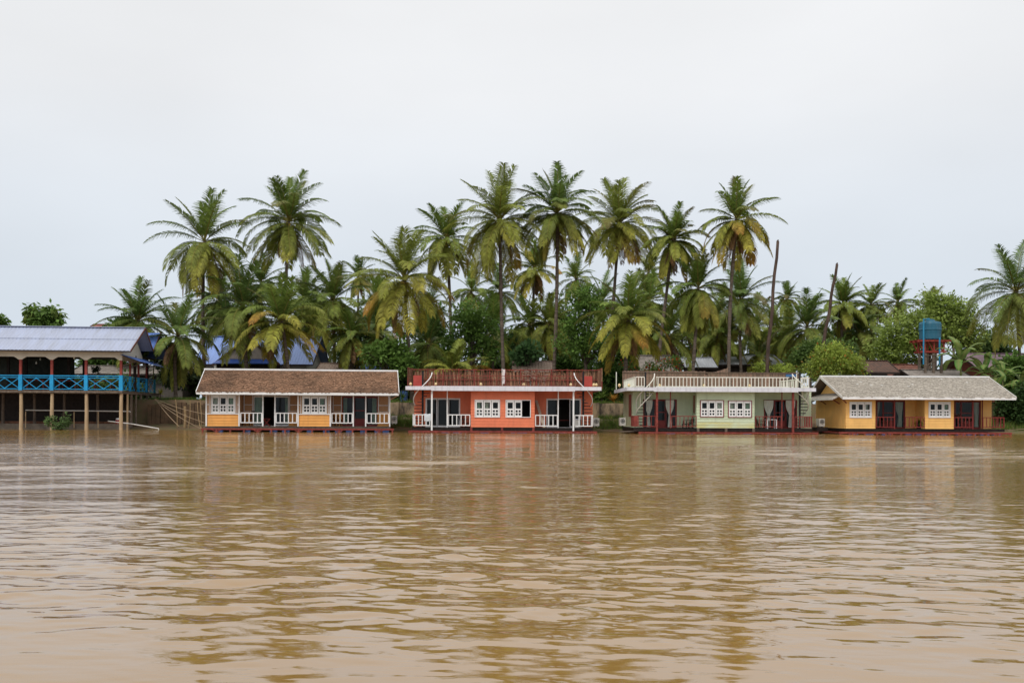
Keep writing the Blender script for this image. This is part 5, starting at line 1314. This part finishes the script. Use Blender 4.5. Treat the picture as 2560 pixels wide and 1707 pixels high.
# ================================================================== broadleaf trees and shrubs
def leaf_tree(name, label, cat, Y, blobs, ncl, per, lsz, col, seed, trunk=True, group=None, tip=None, dots=None, flat=.0, hang=0., crad=.55, depth=1.):
    """blobs: (dx,dy,rx,ry) ellipses in photo units -> foliage clumps spread through the volume"""
    rg = random.Random(seed*31+1); k = DS*Y/F
    cs = []
    for (bx,by,rx,ry) in blobs:
        c = dp(bx,by,Y); cs.append((c, rx*k, ry*k))
    zmin = min(ground_h(c.x,Y) for c,_,_ in cs); x0 = sum(c.x*a*b for c,a,b in cs)/sum(a*b for c,a,b in cs)
    r = thing(name, label, cat, (x0,Y,zmin), 0, group); o = Vector((x0,Y,zmin))
    tot = sum(a*b for _,a,b in cs); lf = Leafy(); cents = []
    for c,a,b in cs:
        n = max(3,int(ncl*a*b/tot))
        for i in range(n):
            while True:
                d = Vector((rg.uniform(-1,1),rg.uniform(-1,1),rg.uniform(-1,1)))
                if .25 < d.length < 1: break
            d = d*(.55+.45*rg.random()); cents.append(c+Vector((d.x*a,d.y*a*.85*depth,d.z*b))-o)
    for q in cents:
        if q.z < -.1: q.z = rg.uniform(0.,.4)
        cr = crad*rg.uniform(.6,1.35); g = rg.uniform(.72,1.32); cc = tuple(x*g for x in col)
        if tip and rg.random() < .35: cc = mixc(cc, tip, rg.uniform(.2,.8))
        for j in range(per):
            d = Vector((rg.gauss(0,1),rg.gauss(0,1),rg.gauss(0,1)*(1-flat))).normalized()*cr*rg.random()**.5
            p = q+d; ax = (d.normalized()+Vector((rg.uniform(-.7,.7),rg.uniform(-.7,.7),rg.uniform(-.7,.4)-hang))).normalized()
            s_ = lsz*rg.uniform(.65,1.3); sv = ax.cross(Vector((rg.uniform(-1,1),rg.uniform(-1,1),1.2))); sv = (sv.normalized() if sv.length > .01 else Vector((1,0,0)))*s_*.30
            h = rg.uniform(.85,1.18); c2 = tuple(x*h for x in cc)
            if dots and rg.random() < dots[1]: c2 = dots[0]
            b = len(lf.v); lf.v += [p,p+ax*s_*.5+sv,p+ax*s_,p+ax*s_*.5-sv]; lf.c += [c2]*4; lf.f.append((b,b+1,b+2,b+3))
    lf.build('crown', M_foli, r)
    if trunk:
        tb = MB(); top = max(c.z for c in cents); hz = top*.42
        tb.tube([(0,0,-.3),(.08,0,hz*.5),(-.05,0,hz)],[.24,.17,.14],9)
        for q in rg.sample(cents, min(len(cents),16)):
            if q.z < hz*.7: continue
            m_ = Vector((q.x*.45,q.y*.45,hz+(q.z-hz)*.55)); tb.tube([(-.03,0,hz*rg.uniform(.75,1)),m_,q],[.10,.06,.02],6)
        tb.build('trunk', M_bark, r, smooth=True)
    return r
G1 = (.125,.215,.045); G2 = (.10,.175,.04); G3 = (.25,.325,.075); G4 = (.27,.34,.06)
leaf_tree('broadleaf_tree','dense broadleaf tree behind the coral houseboat, left of its centre','tree',85,[(1080,735,62,52),(1120,780,45,55),(1050,790,45,50)],190,30,.30,G1,1)
leaf_tree('broadleaf_tree','tall rounded bushy tree left of the golden low palm','tree',80,[(1345,690,52,48),(1325,770,58,62),(1370,800,60,50)],270,30,.24,G1,2)
leaf_tree('broadleaf_tree','leafy tree hanging over the right end of the bamboo houseboat roof','tree',78,[(870,815,45,28),(920,830,40,40),(905,800,30,22)],110,26,.34,G1,3)
leaf_tree('broadleaf_tree','bushy lopped tree with hanging leaves behind the restaurant roof, nearer the frame centre','tree',105,[(75,722,20,20),(115,722,30,22),(98,740,44,16)],70,26,.55,G1,4,hang=.9,tip=(.22,.25,.06),group='lopped trees behind the restaurant roof')
leaf_tree('broadleaf_tree','bushy tree behind the restaurant roof at the left edge of the photo','tree',105,[(2,738,14,14),(-20,735,24,20)],30,26,.5,G1,5,hang=.6,group='lopped trees behind the restaurant roof')
leaf_tree('feathery_tree','large feathery light green tree behind the water tower','tree',93,[(2120,760,120,60),(2180,720,75,40),(2050,800,70,40),(2220,770,50,55),(2150,690,35,25),(2050,835,62,26)],560,36,.30,G3,6,flat=.5,crad=.75)
leaf_tree('feathery_tree','spreading feathery tree behind the yellow-green bush','tree',88,[(1880,800,62,22),(1860,825,62,26),(1940,810,40,28)],260,34,.26,(.11,.18,.045),7,flat=.5,crad=.6)
leaf_tree('flowering_bush','rounded yellow-green bush with orange blossoms at the left of the grey shingled roof','bush',76,[(1915,815,52,30),(1905,845,72,32),(1955,840,40,28)],380,34,.17,G4,8,dots=((.42,.13,.03),.03),trunk=False,crad=.45)
leaf_tree('papaya_tree','pale green broad-leaved tree in the gap behind the coral terrace','tree',90,[(1215,808,34,16),(1200,820,26,14)],46,24,.45,(.10,.19,.07),9)
leaf_tree('flowering_bush','bougainvillea with orange-red blossoms beside the dark gabled house','bush',80,[(1540,832,32,14),(1500,845,30,16),(1440,850,30,20)],70,26,.2,G1,10,dots=((.62,.09,.03),.16),trunk=False,crad=.4)
leaf_tree('garden_shrub','yellow-green shrub row behind the right end of the green houseboat terrace','shrub',79,[(1800,848,40,10),(1750,846,22,10)],60,24,.18,G4,11,trunk=False,crad=.35)
leaf_tree('water_shrub','small green shrub standing in the water before the restaurant piles','shrub',68,[(130,975,28,10),(152,966,12,12),(118,965,12,10)],34,22,.18,(.12,.19,.07),12,trunk=False,crad=.2)
leaf_tree('palm_thicket','dark thicket around the blue-roofed house, left of the bamboo houseboat','shrub',82,[(375,810,40,30),(400,860,50,30)],90,24,.35,(.035,.055,.02),13,trunk=False,crad=.5)
BK = [(1400,872,40,40,80,'undergrowth above the wall between the coral and green houseboats'),(1020,846,60,34,100,'low undergrowth behind the left of the coral terrace'),(1140,850,60,30,100,'low undergrowth behind the middle of the coral terrace'),(1320,846,60,36,99,'low undergrowth behind the right of the coral terrace'),(930,880,34,34,84,'undergrowth above the wall between the bamboo and coral houseboats'),(285,765,45,36,96,'leafy green mass around the light green palm by the restaurant roof'),(40,900,70,22,84.5,'dark undergrowth on the bank under the left of the restaurant'),(160,900,70,22,85,'dark undergrowth on the bank under the middle of the restaurant'),(270,895,60,26,85.5,'dark undergrowth on the bank behind the right of the restaurant'),(240,828,60,26,93,'dark leafy mass seen through the right restaurant bays'),(480,860,95,30,90.5,'dark undergrowth left of the blue-roofed house'),(840,770,66,75,95,'dark mass of undergrowth behind the low hanging palm'),(985,770,52,85,97,'undergrowth left of the dense broadleaf tree'),(1190,790,44,40,118,'undergrowth seen between the very tall palm trunks'),(1290,760,36,80,103,'undergrowth behind the tall rounded tree'),(1430,780,55,75,98,'undergrowth behind the golden low palm'),(1500,790,50,50,106,'undergrowth under the leaning palm'),(1620,780,66,56,116,'undergrowth behind the silver-roofed annex'),(1790,800,60,40,106,'undergrowth between the two bare trunks'),(1960,770,62,50,112,'undergrowth below the far right palms'),(2280,800,50,40,96,'undergrowth left of the right edge palm'),(2330,860,40,40,80,'dark undergrowth right of the yellow houseboat'),(560,790,60,40,101,'dark undergrowth behind the tall left palms'),(690,770,70,40,104,'dark undergrowth behind the orange-tipped palm')]
for i,(a,b,c,d,Y,lb) in enumerate(BK):
    leaf_tree('undergrowth_shrub',lb,'shrub',Y,[(a,b,c,d),(a+c*.5,b+d*.7,c*.7,d*.6),(a-c*.5,b+d*.7,c*.7,d*.6)],190,30,.38,(G2,(.065,.12,.035),(.10,.16,.05))[i%3],20+i,trunk=False,crad=.7,group='shrubs filling the gaps between the palms',depth=.7)
leaf_tree('riverside_shrub','dark green shrub on the bank right of the yellow houseboat','shrub',72.5,[(2310,930,26,34),(2345,925,30,44),(2330,960,30,18)],130,26,.28,(.045,.085,.025),50,trunk=False,crad=.4)
# far-off wood, one mass
def far_wood():
    rg = random.Random(99); lf = Leafy()
    for i in range(5200):
        x = rg.uniform(-70,100); y = 150+rg.uniform(0,14); h = 3.2+6.*(.55*vn1(x*.09,1.3)+.45*vn1(x*.31,4.))*(1 if x > -46 else .35)
        z = 2.4+h*rg.random()**.7
        g = rg.uniform(.7,1.3); c = (.05*g,.09*g,.03*g)
        d = Vector((rg.uniform(-1,1),rg.uniform(-1,1),rg.uniform(-1,1))).normalized()*rg.uniform(.6,1.1); s_ = d.orthogonal().normalized()*.45; p = Vector((x,y,z))
        b = len(lf.v); lf.v += [p,p+d*.5+s_,p+d,p+d*.5-s_]; lf.c += [c]*4; lf.f.append((b,b+1,b+2,b+3))
    o = lf.build('far_wood', M_foli, None); o['kind'] = 'stuff'
far_wood()

# banana plants
def banana(label, base, Y, h, n, seed, sc=1.):
    rg = random.Random(seed*13); p = dp(*base,Y); z = ground_h(p.x,Y)
    r = thing('banana_plant',label,'banana plant',(p.x,Y,z),0,'banana plants by the yellow houseboat')
    H = h
    MB().tube([(0,0,-.1),(.05,0,H*.5),(0,0,H)],[.13,.10,.06],9).build('stem', mat('banana_stem',(.16,.17,.06),.6,.2,5.), r, smooth=True)
    lf = Leafy(); a0 = rg.uniform(0,6.28)
    for i in range(n):
        t = i/n; az = a0+i*2.4+rg.uniform(-.3,.3); el = R(82-62*t+rg.uniform(-8,8)); L_ = sc*rg.uniform(1.9,2.7); q = Vector((0,0,H-.15*t)); nS = 12; prev = None
        c = tuple(x*rg.uniform(.8,1.25) for x in (.10,.19,.045))
        tear = [rg.uniform(.55,1) if rg.random() < .35 else 1 for _ in range(2*nS+2)]
        for k in range(nS+1):
            s = k/nS; e = el-R(95+45*t)*s**1.6; d = Vector((math.cos(az)*math.cos(e),math.sin(az)*math.cos(e),math.sin(e)))
            sd = Vector((-math.sin(az),math.cos(az),0)); u = sd.cross(d)*-1
            wd = sc*.25*max(0,math.sin(math.pi*min(1,max(0,(s-.10)/.92))))**.55+.015
            L1, R1 = q+sd*wd*tear[k]-Vector((0,0,.28*wd)), q-sd*wd*tear[k+nS]-Vector((0,0,.28*wd))
            b = len(lf.v); lf.v += [L1,q.copy(),R1]; lf.c += [c,(.24,.28,.09),c]
            if prev is not None: lf.f += [(prev,prev+1,b+1,b),(prev+1,prev+2,b+2,b+1)]
            prev = b; q = q+d*L_/nS
    lf.build('crown', M_foli, r)
banana('tall banana plant with an upright new leaf right of the water tower',(2206,860),75.2,3.2,11,1,1.15)
banana('banana plant with drooping leaves above the right end of the grey shingled roof',(2262,860),75.0,2.4,10,2)
banana('banana plant with wide leaves beside the purple-roofed house',(2302,880),74.8,2.0,10,3)
banana('low banana plant at the right edge of the photo by the water',(2345,890),74.6,1.6,9,4)
banana('low banana plant hanging over the right end of the yellow houseboat',(2288,900),73.2,2.0,9,5,.9)

# spiky garden plants and grass on the bank
def spiky(label, at, Y, n, L_, col, seed, name='spiky_plant'):
    rg = random.Random(seed); p = dp(*at,Y); z = max(ground_h(p.x,Y), p.z)
    r = thing(name,label,'plant',(p.x,Y,z),0); lf = Leafy()
    for i in range(n):
        az = rg.uniform(0,6.28); e = rg.uniform(.15,1.45); q = Vector((0,0,.1)); g = rg.uniform(.7,1.3); c = tuple(x*g for x in col); prev = None; LL = L_*rg.uniform(.7,1.1)
        for k in range(6):
            s = k/5; d = Vector((math.cos(az)*math.cos(e-s),math.sin(az)*math.cos(e-s),math.sin(e-s*.9))); sd = Vector((-math.sin(az),math.cos(az),0))*(.05*(1-s)+.006)
            b = len(lf.v); lf.v += [q+sd,q-sd]; lf.c += [c]*2
            if prev is not None: lf.f.append((prev,prev+1,b+1,b))
            prev = b; q = q+d*LL/5
    lf.build('foliage', M_foli, r); MB().tube([(0,0,-.3),(0,0,.2)],.05,6).build('stem', M_bark, r)
spiky('orange-leaved spiky plant on the wall between coral and green houseboats',(1408,925),75.,46,.9,(.50,.26,.05),1)
spiky('green-yellow spiky plant left of the orange one, on the wall beside the coral houseboat',(1382,918),75.2,46,1.1,(.16,.24,.05),2)
spiky('green spiky plant on the wall between bamboo and coral houseboats',(925,918),75.,36,.8,(.10,.17,.04),3)
spiky('yellow-flecked low plant on the bank beside the restaurant corner',(368,908),74.,40,.55,(.30,.30,.05),4)
bt = thing('water_barrel','blue barrel standing behind the wall beside the coral houseboat','barrel',(x_at(1010,76.2),76.2,2.0))
MB().lathe([(.26,0),(.29,.03),(.29,.3),(.31,.32),(.29,.34),(.29,.62),(.31,.64),(.29,.66),(.28,.9),(.2,.93)],(0,0,0),16).build('body', M_blue_drum, bt)
MB().lathe([(.29,0),(.29,.05),(.1,.07)],(0,0,.931),16).build('lid', M_black, bt)
def grass():
    rg = random.Random(17); lf = Leafy()
    def blade(x, y, h):
        z = ground_h(x,y)-.05; a = rg.uniform(0,6.28); w_ = .018; le = Vector((rg.gauss(0,.3),rg.gauss(0,.3),1))*h; s_ = Vector((math.cos(a),math.sin(a),0))*w_
        p = Vector((x,y,z)); g = rg.uniform(.7,1.3); c = (.10*g,.17*g,.03*g) if rg.random() > .15 else (.22*g,.20*g,.06*g)
        b = len(lf.v); lf.v += [p-s_,p+s_,p+le]; lf.c += [c,c,c]; lf.f.append((b,b+1,b+2))
    for (xa,xb,ya,yb,n,h) in ((-12,-4.5,70.9,74,9000,.32),(2,9.5,70.9,74,9000,.32),(9.5,14,71,74,2500,.3),(-21,-12,71,74,2500,.3),(30.5,37,70.9,74.3,6000,.4),(-14,12,74.2,75.5,8000,.3),(-27,-22,74.,75.5,2500,.3),(12,16,71,74,1500,.3)):
        for i in range(n):
            x, y = rg.uniform(xa,xb), rg.uniform(ya,yb)
            if vn1(x*1.3,y*1.3) > .22: blade(x,y,h*rg.uniform(.5,1.3))
    o = lf.build('bank_grass', M_foli, None); o['kind'] = 'stuff'
grass()
